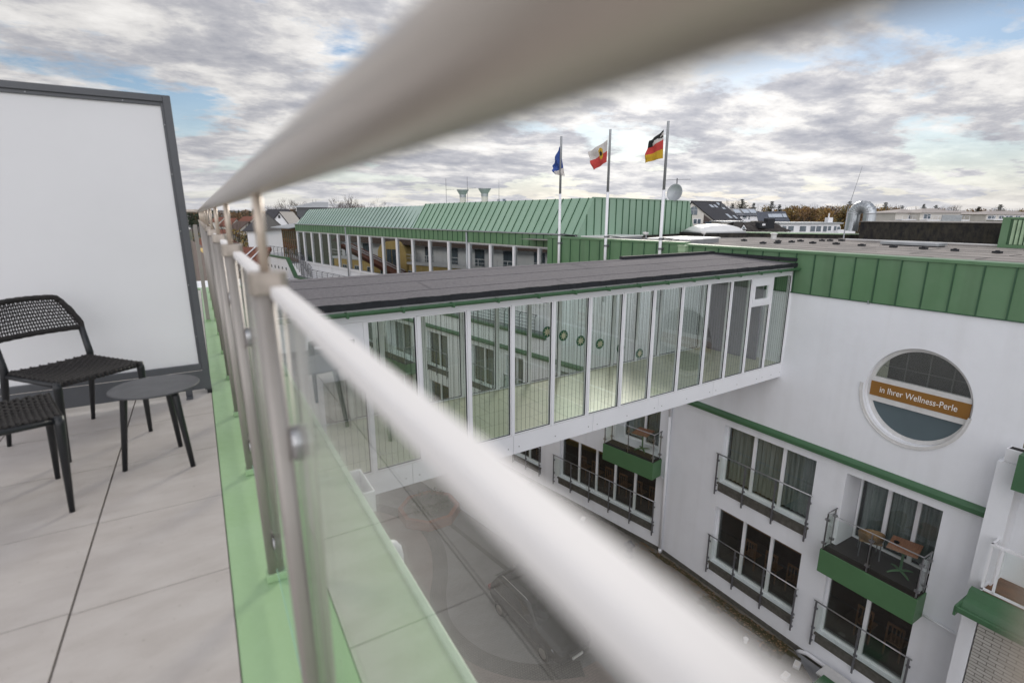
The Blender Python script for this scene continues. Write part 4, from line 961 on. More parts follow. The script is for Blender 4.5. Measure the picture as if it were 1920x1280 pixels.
guard(38.0, 45.5, -2.36, .75, .16, 1.0)
guard(34.6, 37.6, -3.9, .85, .3, .5, 'stair_railing', 6, -2.6); guard(34.6, 37.6, -3.9, .85, .85, .5, 'stair_railing', 6, -2.6)
# glazed front, one metre back
D1 = 1.0
g = MB(); g.box(D1,D1+.2,6.2,37.3,-3.95,-2.73); g.build('spandrel', 'white', wg)
g = MB(); g.box(D1-.06,D1+.14,6.2,37.3,-2.73,-2.62); g.box(D1-.03,D1+.13,6.2,37.3,-.20,-.14); fr = g.build('ribbon_frame', 'white_paint', wg)
MS = [6.35,7.65,9.31,11.05,12.81,14.62,16.50,18.35,20.2,22.0,23.78,25.5,27.2,28.9,30.58,32.25,33.97,35.67,37.16]
for i, s in enumerate(MS):
    g = MB(); g.box(D1-.09,D1+.12,s-.06,s+.06,-2.619,-.201); g.box(D1-.10,D1-.04,s-.03,s+.03,-2.82,-2.731); g.build('ribbon_mullion', 'white_paint', wg)
for i in range(len(MS)-1):
    a, b = MS[i]+.061, MS[i+1]-.061; g = MB()
    g.box(D1-.02,D1+.04,a,a+.04,-2.619,-.201); g.box(D1-.02,D1+.04,b-.04,b,-2.619,-.201); g.box(D1-.02,D1+.04,a+.04,b-.04,-2.619,-2.57); g.box(D1-.02,D1+.04,a+.04,b-.04,-.25,-.201)
    w = g.build('ribbon_window', 'zinc', wg); g = MB(); g.box(D1+.005,D1+.015,a+.041,b-.041,-2.569,-.251); g.build('pane', 'glass_wing', w)
for s in (12.95, 27.35):
    g = MB(); g.tube([(D1-.14,s-.1,.35),(D1-.14,s-.1,-3.9)], .045, 10); g.build('downpipe', 'zinc', wg, smooth=True)
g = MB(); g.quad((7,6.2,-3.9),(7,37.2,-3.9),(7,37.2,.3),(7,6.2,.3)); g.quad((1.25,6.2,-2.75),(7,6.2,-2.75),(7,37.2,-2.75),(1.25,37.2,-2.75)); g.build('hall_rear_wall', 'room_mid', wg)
g = MB(); 
for s in (8.4,9.9,12.2,14.0,16.8,20,24,28,32): g.tube([(2.6,s,-2.74),(2.6,s,.2)], .14, 12)
for s in (8.0,10.4,11.8): g.box(3.3,3.4,s,s+.6,-2.74,-.6)
g.build('hall_columns', 'cream', wg)
rn = random.Random(2)
g = MB()
for k in range(26):
    s = rn.uniform(7,20); x = rn.uniform(1.6,3.5); g.box(x,x+.5,s,s+.5,-2.3,-2.25); g.box(x+.22,x+.28,s+.2,s+.26,-2.74,-2.3); g.box(x-.2,x-.1,s,s+.45,-2.74,-1.85)
g.build('hall_furniture', 'anthracite', wg)
# fascia and mansard
g = MB(); g.box(D1-.10,D1+.3,6.17,37.35,-.139,.40); g.cur = 1; s = 6.4
while s < 37.3: g.box(D1-.125,D1-.1005,s-.012,s+.012,-.135,.398); s += .455
fa = g.build('fascia', ['green','green_seam'], wg)
g = MB(); g.box(D1-.17,D1-.02,6.0,37.4,.401,.45); g.build('eaves_gutter', 'zinc', wg)
def ridge(s): return 1.90-.005*(s-5.5)
XE, XR = D1-.02, D1+.92
SA, SB, SCn = 5.45, 18.3, 37.3
g = MB(); g.quad((XE,SA,.43),(XR,SA,ridge(SA)),(XR,SB,ridge(SB)),(XE,SB,.43)); g.quad((XR,SA,ridge(SA)),(9.4,SA,1.86),(9.4,SB,ridge(SB)),(XR,SB,ridge(SB)))
g.quad((XE,SA,.43),(XE,SA,.15),(10.1,SA,.15),(9.4,SA,1.86),(XR,SA,ridge(SA))); g.quad((9.4,SA,1.86),(10.1,SA,.15),(10.1,SB,.15),(9.4,SB,ridge(SB)))
mr = g.build('mansard_roof', 'green_roof', wg)
g = MB(); r2 = lambda s: ridge(s)-.10
g.quad((XE,SB,.43),(XR-.02,SB,r2(SB)),(XR-.02+.35,SCn,r2(SCn)),(XE,SCn,.43)); g.quad((XR-.02,SB,r2(SB)),(9.4,SB,r2(SB)),(9.4,SCn,r2(SCn)),(XR+.33,SCn,r2(SCn))); g.quad((XE,SCn,.43),(XR+.33,SCn,r2(SCn)),(9.4,SCn,r2(SCn)),(9.4,SCn,.15),(XE,SCn,.15))
mr2 = g.build('pale_mansard_roof', 'green_roof2', wg)
g = MB(); g.box(XR-.06,XR+.4,SB+.02,SCn,r2(28)+.0,r2(28)+.055); g.build('ridge_flashing', 'green_roof2', mr2) if False else None
def roof_seams(sa, sb, top, zf, par):
    g = MB(); s = sa
    d = Vector((top-XE, 0, 0))
    while s < sb:
        zt = zf(s); sl = Vector((top-XE,0,zt-.43)); nr = Vector((-(zt-.43),0,top-XE)).normalized()
        A = Vector((XE,s-.012,.43)); B = Vector((top,s-.012,zt)); g.prism([A,B,B+nr*.035,A+nr*.035], (0,.024,0)); s += .48
    g.build('seams', 'green_seam', par)
roof_seams(SA+.25, SB-.1, XR, ridge, mr); roof_seams(SB+.2, SCn-.1, XR+.05, r2, mr2)
g = MB()
x = 1.5
while x < 9.9:
    zt = min(1.88, .43+(x-XE)/(XR-XE)*1.47) if x < XR else (1.88 if x < 9.4 else 1.88-(x-9.4)/.7*1.7)
    g.box(x-.012,x+.012,SA-.035,SA-.0005,.16,zt); x += .48
g.build('end_seams', 'green_seam', mr)
g = MB(); g.prism([(XR-.02,SA-.03,ridge(SA)),(9.42,SA-.03,1.865),(9.42,SA-.03,1.90),(XR-.02,SA-.03,ridge(SA)+.035)], (0,.12,0)); g.build('verge', 'green_roof', mr)
g = MB(); g.box(2.2,9.9,SA-.25,SA-.04,.19,.30); g.build('base_flashing', 'blackmoss', wg)
# pavilion at the end
pv = thing('glazed_pavilion', 'olive glazed pavilion with a white metal roof at the far end of the wing', 'pavilion', WM @ Vector((1.2,37.6,-2.9)), radians(10.7))
g = MB(); g.prism([(-.8,-.1,2.92),(-.8,4.6,2.92),(3.2,4.6,3.5),(3.2,-.1,3.5)], (0,0,.08)); g.build('roof', 'zinc', pv)
g = MB(); g.box(0,.1,0,4.2,0,.3); g.box(0,.1,0,4.2,2.7,2.9)
for k in range(9): g.box(0,.1,k*.51,k*.51+.07,.3,2.7)
g.box(.02,.08,.07,4.15,1.9,1.95); g.build('frame', 'leaf_brown', pv)
g = MB(); g.box(.04,.05,.07,4.1,.3,2.7); g.build('pane', 'glass_wing', pv)
g = MB(); g.box(2.4,2.5,0,4.2,0,2.9); g.box(.1,2.4,4.15,4.2,0,2.9); g.build('rear_wall', 'leaf_brown', pv)
# chimneys and rods on the mansard
CHG = 'flared metal chimneys on the mansard roof'
for s, x, lab in ((17.36,4,'left one of two flared metal chimneys on the green roof'),(15.25,4,'right one of two flared metal chimneys on the green roof')):
    t = thing('flue_chimney', lab, 'chimney', WM @ Vector((x,s,1.8)), 0, CHG)
    g = MB(); g.lathe([(0,0),(.19,0),(.19,.42),(0,.42)], n=24); g.build('shaft','cream',t,smooth=False)
    g = MB(); g.lathe([(0,.421),(.20,.421),(.20,.58),(.35,.82),(.36,.84),(.36,.88),(.33,.88),(.31,.85),(0,.80)], n=24); g.build('cap','zinc',t)
    g = MB(); g.tube([(-.95,.3,0),(-.95,.3,1.5)], .012, 6); g.tube([(-.95,.3,.86),(-.5,.1,.88)], .01, 6); g.build('lightning_rod','steel_mid',t)
t = thing('roof_cowl', 'small grey metal cowl right of the two flared chimneys', 'vent', WM @ Vector((4,13.75,1.8))); g = MB(); g.lathe([(0,0),(.30,0),(.30,.1),(.22,.26),(0,.28)], n=10); g.build('cap','galv',t)
for k, s in enumerate((14.1,)):
    t = thing('lightning_rod', 'thin lightning rod right of the flared chimneys', 'rod', WM @ Vector((4.1,s,1.8))); g = MB(); g.tube([(0,0,0),(0,0,1.3)], [.012,.006], 6); g.build('rod','steel_mid',t)

# ------------------------------------------------------------------ things on the big flat roof
t = thing('skylight_dome', 'white domed skylight on a mossy curb on the flat roof', 'skylight', (21.3,16.9,.2), radians(-20))
g = MB(); g.box(-1.25,1.25,-.95,.95,0,.20); g.build('curb','blackmoss',t)
g = MB(); N = 12
vs = []
for i in range(N+1):
    for j in range(N+1):
        u, v = i/N*2-1, j/N*2-1; vs.append((u*1.1, v*.85, .30+.30*sqrt(max(0,(1-u*u)))**.8*sqrt(max(0,(1-v*v)))**.8))
g.add(vs, [(i*(N+1)+j,(i+1)*(N+1)+j,(i+1)*(N+1)+j+1,i*(N+1)+j+1) for i in range(N) for j in range(N)])
g.box(-1.12,1.12,-.87,.87,.22,.30); g.build('dome','dome',t,smooth=True)
g = MB(); g.box(-1.15,1.15,-.90,.90,.20,.22); g.build('frame','zinc',t)
bw = thing('black_plant_wall', 'long black mossy plant enclosure on the flat roof', 'roof enclosure', (23.8,0,.2))
g = MB(); g.box(0,3.2,6.95,11.62,0,.74); g.prism([(0,6.95,0),(0,6.95,.74),(.0,6.62,.86),(0,6.62,0)], (3.2,0,0)); g.build('wall','blackmoss',bw)
g = MB(); g.box(-.04,3.24,6.9,11.66,.74,.765); g.build('capping','concrete',bw)
t = thing('duct', 'curved galvanised air duct bending over the black roof enclosure', 'duct', (24.4,11.92,.90))
g = MB(); R = .58; pts = []; rs = []
for k in range(25):
    a = pi*k/24; pts.append((0, .31*cos(a), .33+.33*sin(a)))
    rs.append(.235+(.008 if k % 2 else 0))
pts = [(0,.34,-.35)]+[(0,.32,.05)]+pts+[(0,-.32,.05),(0,-.34,-.35)]; rs = [.26,.24]+rs+[.24,.26]
g.tube(pts, rs, 20); g.build('elbow','galv',t,smooth=False)
g = MB()
for k in range(0, 27, 4):
    p = Vector(pts[k+1 if k+1 < len(pts)-1 else k]); q = Vector(pts[min(k+2,len(pts)-1)]); d = (q-p).normalized(); g.tube([p-d*.015, p+d*.015], rs[min(k+1,len(rs)-1)]+.010, 20)
g.build('joint_rings','zinc',t)
t = thing('louvre_tower', 'green plant tower with pale slatted side at the right edge of the roof', 'plant tower', (22.3,0,.2))
g = MB(); g.box(0,2.5,1.0,6.62,0,.90); g.build('body','green_dark',t)
g = MB(); g.box(-.05,2.55,1.0,6.66,.90,.95); g.box(-.04,-.001,6.44,6.64,0,.899); g.box(-.04,-.001,1.0,6.44,0,.10); g.build('frame','green',t)
g = MB(); 
for k in range(24): y = 6.36-k*.115; g.prism([(-.06,y,.11),(-.015,y-.06,.11),(-.015,y-.06,.87),(-.06,y,.87)], (0,-.012,0))
g.build('louvres','green_pale',t)
t = thing('sat_dish', 'white satellite dish on a tall roof mast beside the tallest flagpole', 'satellite dish', (20.5,18.6,.2))
g = MB(); g.tube([(0,0,0),(-.06,0,2.75)], .03, 10); g.tube([(-.06,0,2.68),(.9,0,2.72)], .012, 6); g.tube([(-.06,0,2.68),(-.9,.0,2.62)], .010, 6); g.build('mast','steel_mid',t)
g = MB(); g.M = Matrix.Translation((-.22,-.12,2.05)) @ Matrix.Rotation(radians(-78),4,'Z') @ Matrix.Rotation(radians(82),4,'X')
prof = [(r*.41, .10*(r*r)) for r in (0,.25,.5,.75,.9,1.0)]; prof += [(.41,.115),(.39,.115)]+[(r*.41, .10*(r*r)+.012) for r in (.75,.5,.25,0)]
g.lathe(prof, n=32); g.build('dish','zinc',t,smooth=True)
g = MB(); g.tube([(-.25,-.1,1.62),(-.62,.15,1.72)], .014, 6); g.box(-.68,-.56,.1,.2,1.68,1.78); g.box(-.16,-.02,-.10,-.03,1.9,2.08); g.build('feed_arm','zinc',t)
t = thing('flue_pipe', 'dark hooked flue pipe with a square capped flue behind on the flat roof', 'flue', (20.6,20.2,.2))
g = MB(); pts = [(.2,0,0),(.2,0,.72)]+[(.2-.18*(1-cos(a)), 0, .72+.18*sin(a)) for a in [pi*k/8 for k in range(1, 8)]]+[(-.17,0,.66)]
g.tube(pts, .085, 12); g.build('hooked_pipe','anthracite',t,smooth=True)
g = MB(); g.tube([(.32,.5,0),(.32,.5,1.15)], .11, 12); g.box(.08,.56,.26,.74,1.15,1.5); g.build('square_flue','zinc',t)
RG = 'dark blocks scattered over the flat roof'
blk = [(18.65,13.31),(17.48,11.7),(18.11,11.56),(19.11,12.16),(19.21,11.69),(20.13,11.9),(19.15,10.86),(21.15,11.64),(21.42,11.48),(19.29,10.11),(21.82,11.25),(19.03,9.15),(19.03,8.21),(18.9,7.34),(18.75,6.51),(18.65,5.53)]
lb = ['farthest left dark roof block near the white strip','dark roof block closest to the parapet, left group','small dark block beside the white roof vent, front one','dark block just behind the pair near the white vent','dark block right of the pair near the white vent','dark block halfway to the lightning rod, back row','dark block in the middle front of the roof','first of two close blocks left of the lightning rod','second of two close blocks left of the lightning rod','dark block front of the lightning rod','dark block right at the foot of the lightning rod','dark block in front of the left end of the black enclosure','dark block in front of the grey metal box','dark block at the middle of the black enclosure','dark block in front of the right part of the black enclosure','rightmost dark roof block near the green louvres']
first = None
for (x, y), l in zip(blk, lb):
    if first is None:
        g = MB(); g.box(-.07,.07,-.10,.10,.005,.065); g.box(-.04,.04,-.04,.04,.065,.085); first = g.build('roof_block','felt_edge',bevel=.01); o = first
    else: o = first.copy(); SC.collection.objects.link(o)
    o.location = (x,y,.21); o.rotation_euler = (0,0,rn.uniform(-.4,.4)); tag(o, l, 'block', RG)
vent('roof_vent', (21.1,13.66,.2), 'white mushroom vent standing alone on the big flat roof', .15, .22)
t = thing('lightning_rod', 'tall thin lightning rod left of the curved duct', 'rod', (23.2,11.9,.2)); g = MB(); g.tube([(0,0,0),(.10,.05,1.2),(-.02,-.32,2.9)], [.03,.015,.006], 6); g.build('rod','zinc',t); g = MB(); g.lathe([(0,0),(.2,0),(.2,.06),(0,.06)], n=16); g.build('base','concrete',t)
t = thing('conduit', 'long pale conduit lying along the foot of the black enclosure', 'conduit', (22.6,0,.26)); g = MB(); g.tube([(0,11.5,0),(0,9.2,0),(-.25,6.0,0),(-.45,2,0)], .03, 8); g.build('pipe','offwhite',t)
t = thing('metal_cover', 'flat grey metal cover in front of the black enclosure', 'cover', (20.9,8.45,.2)); g = MB(); g.box(-.35,.35,-.85,.85,.03,.12); g.build('lid','zinc',t,bevel=.01); g = MB(); g.box(-.3,.3,-.8,.8,0,.03); g.build('base','felt_edge',t)
HG = 'white hatch panels behind the parapet'
for (x,y,rz,sx,sy,l) in ((14.9,17.0,radians(14),1.2,.8,'white flat roof hatch behind the middle flagpole'),(15.9,13.9,radians(14),1.2,.8,'white flat roof hatch behind the right flagpole')):
    t = thing('roof_hatch', l, 'roof hatch', (x,y,.2), rz, HG); g = MB(); g.box(-sx,sx,-sy,sy,0,.13); g.build('frame','zinc',t); g = MB(); g.box(-sx-.05,sx+.05,-sy-.05,sy+.05,.13,.19); g.build('lid','dome',t,bevel=.02)
CA = 'twin lens roof cameras'
for (x,y,l) in ((15.6,15.6,'pair of little roof lamps between the middle and right flagpoles'),(18.2,14.9,'pair of little white roof lamps right of the satellite dish mast')):
    t = thing('roof_lamp', l, 'lamp', (x,y,.2), .6, 'pairs of small roof lamps'); g = MB(); g.tube([(0,0,0),(0,0,.34)], .025, 8); g.tube([(-.16,0,.24),(.16,0,.24)], .02, 6); g.build('bracket','zinc',t)
    for s in (-.16,.16):
        g = MB(); g.tube([(s,-.05,.27),(s,.10,.32)], [.06,.04], 10); g.build('lamp_head','offwhite',t)
t = thing('rain_hopper', 'pale green rain hopper on the parapet cladding right of the flagpoles', 'rain hopper', WM @ Vector((-.17,-.02,0)), radians(10.7))
g = MB(); g.prism([(-.02,-.14,.27),(.12,-.14,.27),(.12,.12,.27),(-.02,.12,.27)], (0,0,-.0001)) if False else None
def frustum(g, a, b, z0, z1):   # a,b = (x0,x1,y0,y1) at z0 and z1
    vs = [(a[0],a[2],z0),(a[1],a[2],z0),(a[1],a[3],z0),(a[0],a[3],z0),(b[0],b[2],z1),(b[1],b[2],z1),(b[1],b[3],z1),(b[0],b[3],z1)]
    g.add(vs, [(0,3,2,1),(4,5,6,7),(0,1,5,4),(1,2,6,5),(2,3,7,6),(3,0,4,7)])
g = MB(); frustum(g,(-.08,.12,-.13,.13),(-.08,.12,-.13,.13),.09,.27); frustum(g,(-.02,.08,-.05,.05),(-.08,.12,-.13,.13),-.04,.09); frustum(g,(-.10,.12,-.15,.15),(-.10,.12,-.15,.15),.27,.29); g.build('hopper','green_pale',t)
g = MB(); g.tube([(.03,0,-.04),(.03,0,-.9)], .045, 10); g.build('pipe','green_pale',t)

# ------------------------------------------------------------------ flagpoles and flags
FG = 'white flagpoles clamped to the green parapet'
poles = [(5.38,4.08,'left flagpole with the blue and white flag'),(3.08,4.07,'middle flagpole with the white and red crested flag'),(.82,4.06,'right and tallest flagpole with the black red and gold flag')]
for s, zt, l in poles:
    t = thing('flagpole', l, 'flagpole', WM @ Vector((-.17,s,0)), radians(10.7), FG)
    g = MB(); g.tube([(0,0,-1.9),(0,0,2.0)], [.052,.050], 16); g.build('pole','white_paint',t,smooth=True)
    g = MB(); g.tube([(0,0,2.0),(0,0,zt-.06),(0,0,zt)], [.046,.040,.042], 16); g.build('upper_pole','zinc',t,smooth=True)
    for z in (.46,.14):
        g = MB(); g.tube([(0,0,z-.03),(0,0,z+.03)], .066, 16); g.box(.0,.14,-.05,.05,z-.035,z+.035); g.build('clamp','steel_mid',t)
    g = MB(); g.tube([(.05,0,.50),(.75,.06,.42)], .018, 8); g.tube([(.05,-.05,.50),(.72,-.25,.42)], .014, 8); g.build('stay','steel_mid',t)
rel = WM.inverted()
def flag(name, lab, outline, rows, cols, mat_at, mats, grp, fold=.05):
    # outline: function (u fly 0..1, v 0 top..1 bottom) -> local (x,s,z)
    g = MB(); vs = [[None]*(cols+1) for _ in range(rows+1)]
    for j in range(rows+1):
        for i in range(cols+1):
            u, v = i/cols, j/rows; p = Vector(outline(u, v)); p.x += fold*u*sin(u*9+v*3.2)+fold*.4*sin(v*11+u*4)*u; vs[j][i] = p
    for j in range(rows):
        for i in range(cols):
            g.cur = mat_at((i+.5)/cols, (j+.5)/rows); g.add([vs[j][i],vs[j+1][i],vs[j+1][i+1],vs[j][i+1]], [(0,1,2,3)])
    o = g.build(name, mats, None, smooth=True); o.location = (13.4,11.65,0); o.rotation_euler = (0,0,radians(10.7)); so = o.modifiers.new('solid','SOLIDIFY'); so.thickness = .004
    return tag(o, lab, 'flag', grp)
def pl(px, py, d=-.17):
    P = WM @ Vector((d,0,0)); nrm = Vector((cos(radians(-10.7)), -sin(radians(-10.7)), 0)); r = ray(px, py); t = (P-EYEV).dot(nrm)/r.dot(nrm); return rel @ (EYEV+r*t)
def patch(ht, hb_, ft, fb, bow=0.0):
    A, B, C_, D_ = pl(*ht), pl(*hb_), pl(*ft), pl(*fb)
    def f(u, v):
        top = A.lerp(C_, u); bot = B.lerp(D_, u); p = top.lerp(bot, v); p.z += -bow*sin(pi*u)*(1-v)+bow*.5*sin(pi*u)*v*sin(pi*v*.5); return p
    return f
G2 = 'flags flying on the parapet poles'
f3 = patch((1244.5,243),(1243,297),(1217,264),(1210,306), .03)
flag('flag', 'black red and gold striped flag blown left of the tallest pole', f3, 24, 22, lambda u, v: (0 if (v < .10+.25*u*u or .2 < v+u*.25 < .27 or u > .72) else 3) if v < .34 else (1 if v < .66 else 2), ['flag_black','flag_red','flag_gold','flag_white'], G2, .07)
f2 = patch((1139.5,262),(1137.5,304),(1102,285),(1114,319), .02)
def m2(u, v):
    du, dv = (u-.36)/.13, (v-.45)/.33; r = du*du+dv*dv
    if r < .18: return 3
    if r < .8: return 2
    return 0 if v < .5 else 1
flag('flag', 'white over red flag with a small golden crest on the middle pole', f2, 26, 24, m2, ['flag_white','flag_red','flag_gold','flag_black'], G2, .06)
f1 = patch((1049.5,274),(1059,330),(1036,310),(1041,327), -.02)
flag('flag', 'limp blue flag with a white lower band on the left pole', f1, 22, 18, lambda u, v: 1 if v > .72 and u < .9 else 0, ['flag_blue','flag_white'], G2, .09)

# ------------------------------------------------------------------ courtyard: car and round planter
def make_car():
    t = thing('parked_car', 'dark estate car with roof rails parked on the courtyard paving', 'car', (10.0,14.75,GZ+.004), radians(-84))
    st = [ # x, sill z, half width low, half width belt, belt z, roof half, roof z
        (2.30,.36,.60,.62,.66,.58,.70),(2.22,.22,.78,.80,.74,.70,.80),(1.95,.20,.88,.88,.82,.78,.90),(1.45,.22,.90,.90,.90,.80,.98),(1.0,.22,.90,.91,.95,.82,1.04),
        (.85,.22,.90,.91,.96,.80,1.08),(.25,.22,.90,.91,.98,.68,1.50),(-.35,.22,.90,.91,1.0,.67,1.60),(-1.1,.22,.90,.91,1.0,.66,1.60),(-1.8,.24,.90,.90,1.0,.64,1.52),(-2.12,.26,.86,.88,.98,.60,1.30),(-2.28,.34,.78,.82,.90,.62,.98),(-2.33,.42,.70,.72,.72,.6,.76)]
    def sec(r):
        x, z0, wl, wb, zb, wr, zr = r
        return [(x,wl*.86,z0),(x,wl,z0+.12),(x,wb,zb-.18),(x,wb-.02,zb),(x,wr+.015,zr-.07),(x,wr-.10,zr-.012),(x,wr*.4,zr+.012)]
    g = MB(); vs = []; 
    for r in st:
        p = sec(r); vs += p+[(a,-b,c) for a,b,c in p[::-1]]
    n = 14; fs = []
    for i in range(len(st)-1):
        for k in range(n): a = i*n+k; b = i*n+(k+1) % n; fs.append((a,a+n,b+n,b))
    fs.append(tuple(range(n))); fs.append(tuple(range((len(st)-1)*n,len(st)*n))[::-1]); g.add(vs, fs)
    g.build('body','carpaint',t,smooth=True,sub=1)
    def strip(i0, i1, k0, k1, f0, f1, off, name, mat):
        for sgn in (1,-1):
            g = MB()
            for i in range(i0, i1):
                P = []
                for r in (st[i], st[i+1]):
                    p = sec(r); A, B = Vector(p[k0]), Vector(p[k1]); P += [A.lerp(B,f0)+Vector((0,off,.0)), A.lerp(B,f1)+Vector((0,off,.012))]
                P = [Vector((q.x,q.y*sgn,q.z)) for q in P]; g.add([P[0],P[1],P[3],P[2]], [(0,1,2,3)])
            g.build(name, mat, t)
    strip(5,7,3,4,.12,.9,.012,'side_window','carglass'); strip(7,8,3,4,.12,.9,.012,'side_window','carglass'); strip(8,9,3,4,.12,.9,.012,'side_window','carglass')
    strip(5,9,3,4,.02,.075,.016,'window_trim','chrome')
    for (a, b, nm) in ((5,6,'windscreen'),(9,10,'rear_window')):
        g = MB(); r0, r1 = st[a], st[b]; off = .03
        A = (r0[0]+ (.06 if a == 5 else -.0), .72, r0[6]+off); B = (r1[0]+(.05 if a == 5 else -.06), .58, r1[6]-.03+off)
        g.quad((A[0],-A[1],A[2]),(A[0],A[1],A[2]),(B[0],B[1],B[2]),(B[0],-B[1],B[2])); g.build(nm,'carglass',t)
    for sgn in (1,-1):
        g = MB(); g.tube([(.1,sgn*.60,1.56),(-.0,sgn*.60,1.62),(-1.55,sgn*.58,1.63),(-1.7,sgn*.57,1.57)], .014, 8); g.build('roof_rail','chrome',t,smooth=True)
        g = MB(); g.add([(2.24,sgn*.50,.62),(2.02,sgn*.84,.66),(1.82,sgn*.885,.80),(2.10,sgn*.56,.79)],[(0,1,2,3)]); g.build('headlight','lamp_glass',t)
        g = MB(); g.box(-2.30,-2.12,sgn*.60,sgn*.86,.74,.90); g.build('tail_light','red_lamp',t)
        g = MB(); g.box(.62,.80,sgn*.93,sgn*1.08,.96,1.08); g.box(.68,.72,sgn*.88,sgn*.93,.98,1.02); g.build('mirror','carpaint',t,bevel=.03)
        for x in (1.42,-1.36):
            g = MB(); g.M = Matrix.Translation((x,sgn*.83,.33)) @ Matrix.Rotation(radians(90),4,'X'); g.lathe([(.20,-.10),(.31,-.10),(.33,-.06),(.33,.06),(.31,.10),(.20,.10)], n=28); w = g.build('wheel','rubber',t)
            g = MB(); g.M = Matrix.Translation((x,sgn*.935,.33)) @ Matrix.Rotation(radians(90),4,'X'); g.lathe([(0,-.01),(.06,-.012),(.19,-.004),(.205,.012),(0,.02)], n=20); g.build('rim','alu_dark',w)
    g = MB(); g.box(2.27,2.345,-.42,.42,.50,.68); gr = g.build('grille','black',t,bevel=.02)
    g = MB(); g.box(2.346,2.36,-.40,.40,.56,.575); g.box(2.346,2.36,-.40,.40,.61,.625); g.box(2.20,2.30,-.70,.70,.30,.315); g.build('bars','chrome',gr)
    g = MB(); g.box(2.30,2.35,-.26,.26,.36,.46); g.build('number_plate','offwhite',t)
make_car()
pc = Vector((9.3,24.6))
t = thing('brick_planter', 'octagonal brick planter with dry shrubs in the courtyard under the bridge', 'planter', (pc.x,pc.y,GZ+.02))
g = MB(); o8 = [(1.7*cos(pi/8+k*pi/4), 1.7*sin(pi/8+k*pi/4)) for k in range(8)]; i8 = [(1.45*cos(pi/8+k*pi/4), 1.45*sin(pi/8+k*pi/4)) for k in range(8)]
for k in range(8):
    j = (k+1) % 8; g.add([(*o8[k],0),(*o8[j],0),(*i8[j],0),(*i8[k],0),(*o8[k],.5),(*o8[j],.5),(*i8[j],.5),(*i8[k],.5)],[(0,1,5,4),(4,5,6,7),(2,3,7,6)])
g.build('brick_rim','redbrick',t)
g = MB(); g.add([(x,y,.4) for x,y in i8],[tuple(range(8))]); g.build('soil','lowroof',t)
def leaves(g, n, cx, cy, cz, rx, ry, rz_, size, rn, shell=.5):
    for _ in range(n):
        a = rn.uniform(0, 2*pi); cz_ = rn.uniform(-1, 1); r = rn.uniform(shell, 1)**.6; q = sqrt(1-cz_*cz_)
        p = Vector((cx+rx*r*q*cos(a), cy+ry*r*q*sin(a), cz+rz_*r*cz_)); s = size*rn.uniform(.5,1.3)
        u = Vector((rn.gauss(0,1),rn.gauss(0,1),rn.gauss(0,1))).normalized(); v = u.cross(Vector((rn.gauss(0,1),rn.gauss(0,1),rn.gauss(0,1)))).normalized()
        g.add([p-u*s, p-v*s*.6, p+u*s, p+v*s*.6], [(0,1,2,3)])
rn = random.Random(11); g = MB()
for k in range(7): a = k*.9; leaves(g, 260, cos(a)*.8, sin(a)*.8, .7, .45, .45, .45, .05, rn, .2)
tag(g.build('shrubs','plant',t), kind='stuff')

# ------------------------------------------------------------------ yellow guest house beside our tower (seen mirrored in the wing windows)
yb = thing('yellow_house', 'yellow guest house with white top storey mirrored in the wing windows', 'building', (.42,15,0))
g = MB(); g.box(-9,0,0,39,GZ,-3.0); g.build('wall','yellow',yb)
g = MB(); g.box(-8.8,-.9,.2,38.8,-2.998,-1.35); g.build('upper_wall','white',yb)
g = MB(); g.box(-.9,.12,-.1,39.1,-3.15,-2.95); g.box(.06,.10,-.1,39.1,-2.3,-2.25); g.box(.06,.10,-.1,39.1,-2.6,-2.57)
for k in range(39): g.box(.06,.10,k,k+.04,-2.95,-2.3)
g.build('balcony_edge','white_paint',yb)
g = MB(); g.prism([(-.1,-.3,-1.45),(-.3,-.3,-1.30),(-3.6,-.3,.75),(-6.2,-.3,.75),(-9.5,-.3,-1.3),(-9.5,-.3,-1.45)], (0,39.6,0)); g.build('roof','brownroof',yb)
g = MB(); pts = [(.14,27.6,-3.8),(.14,31.6,-3.8),(.14,31.6,-2.3)]+[(.14,29.6+2.0*cos(a),-2.3+1.15*sin(a)) for a in [pi*k/12 for k in range(1,12)]]+[(.14,27.6,-2.3)]
g.prism(pts, (-.9,0,0)); gb = g.build('arched_gable','yellow',yb)
g = MB(); g.box(.145,.17,28.8,29.5,-3.7,-1.9); g.box(.145,.17,29.6,30.3,-3.7,-1.9); g.build('gable_window','winblue',gb)
for k in range(19):
    for z in (-4.7,-7.4):
        y = .8+k*2.0; g = MB(); g.box(.0,.03,y,y+.75,z,z+1.0); w = g.build('window','white_paint',yb); g = MB(); g.box(.031,.04,y+.06,y+.345,z+.06,z+.94); g.box(.031,.04,y+.405,y+.69,z+.06,z+.94); g.build('pane','winblue',w)
for k in range(13):
    y = 1.2+k*3.0; g = MB(); g.box(-.89,-.86,y,y+1.0,-2.94,-1.6); w = g.build('window','winblue',yb)
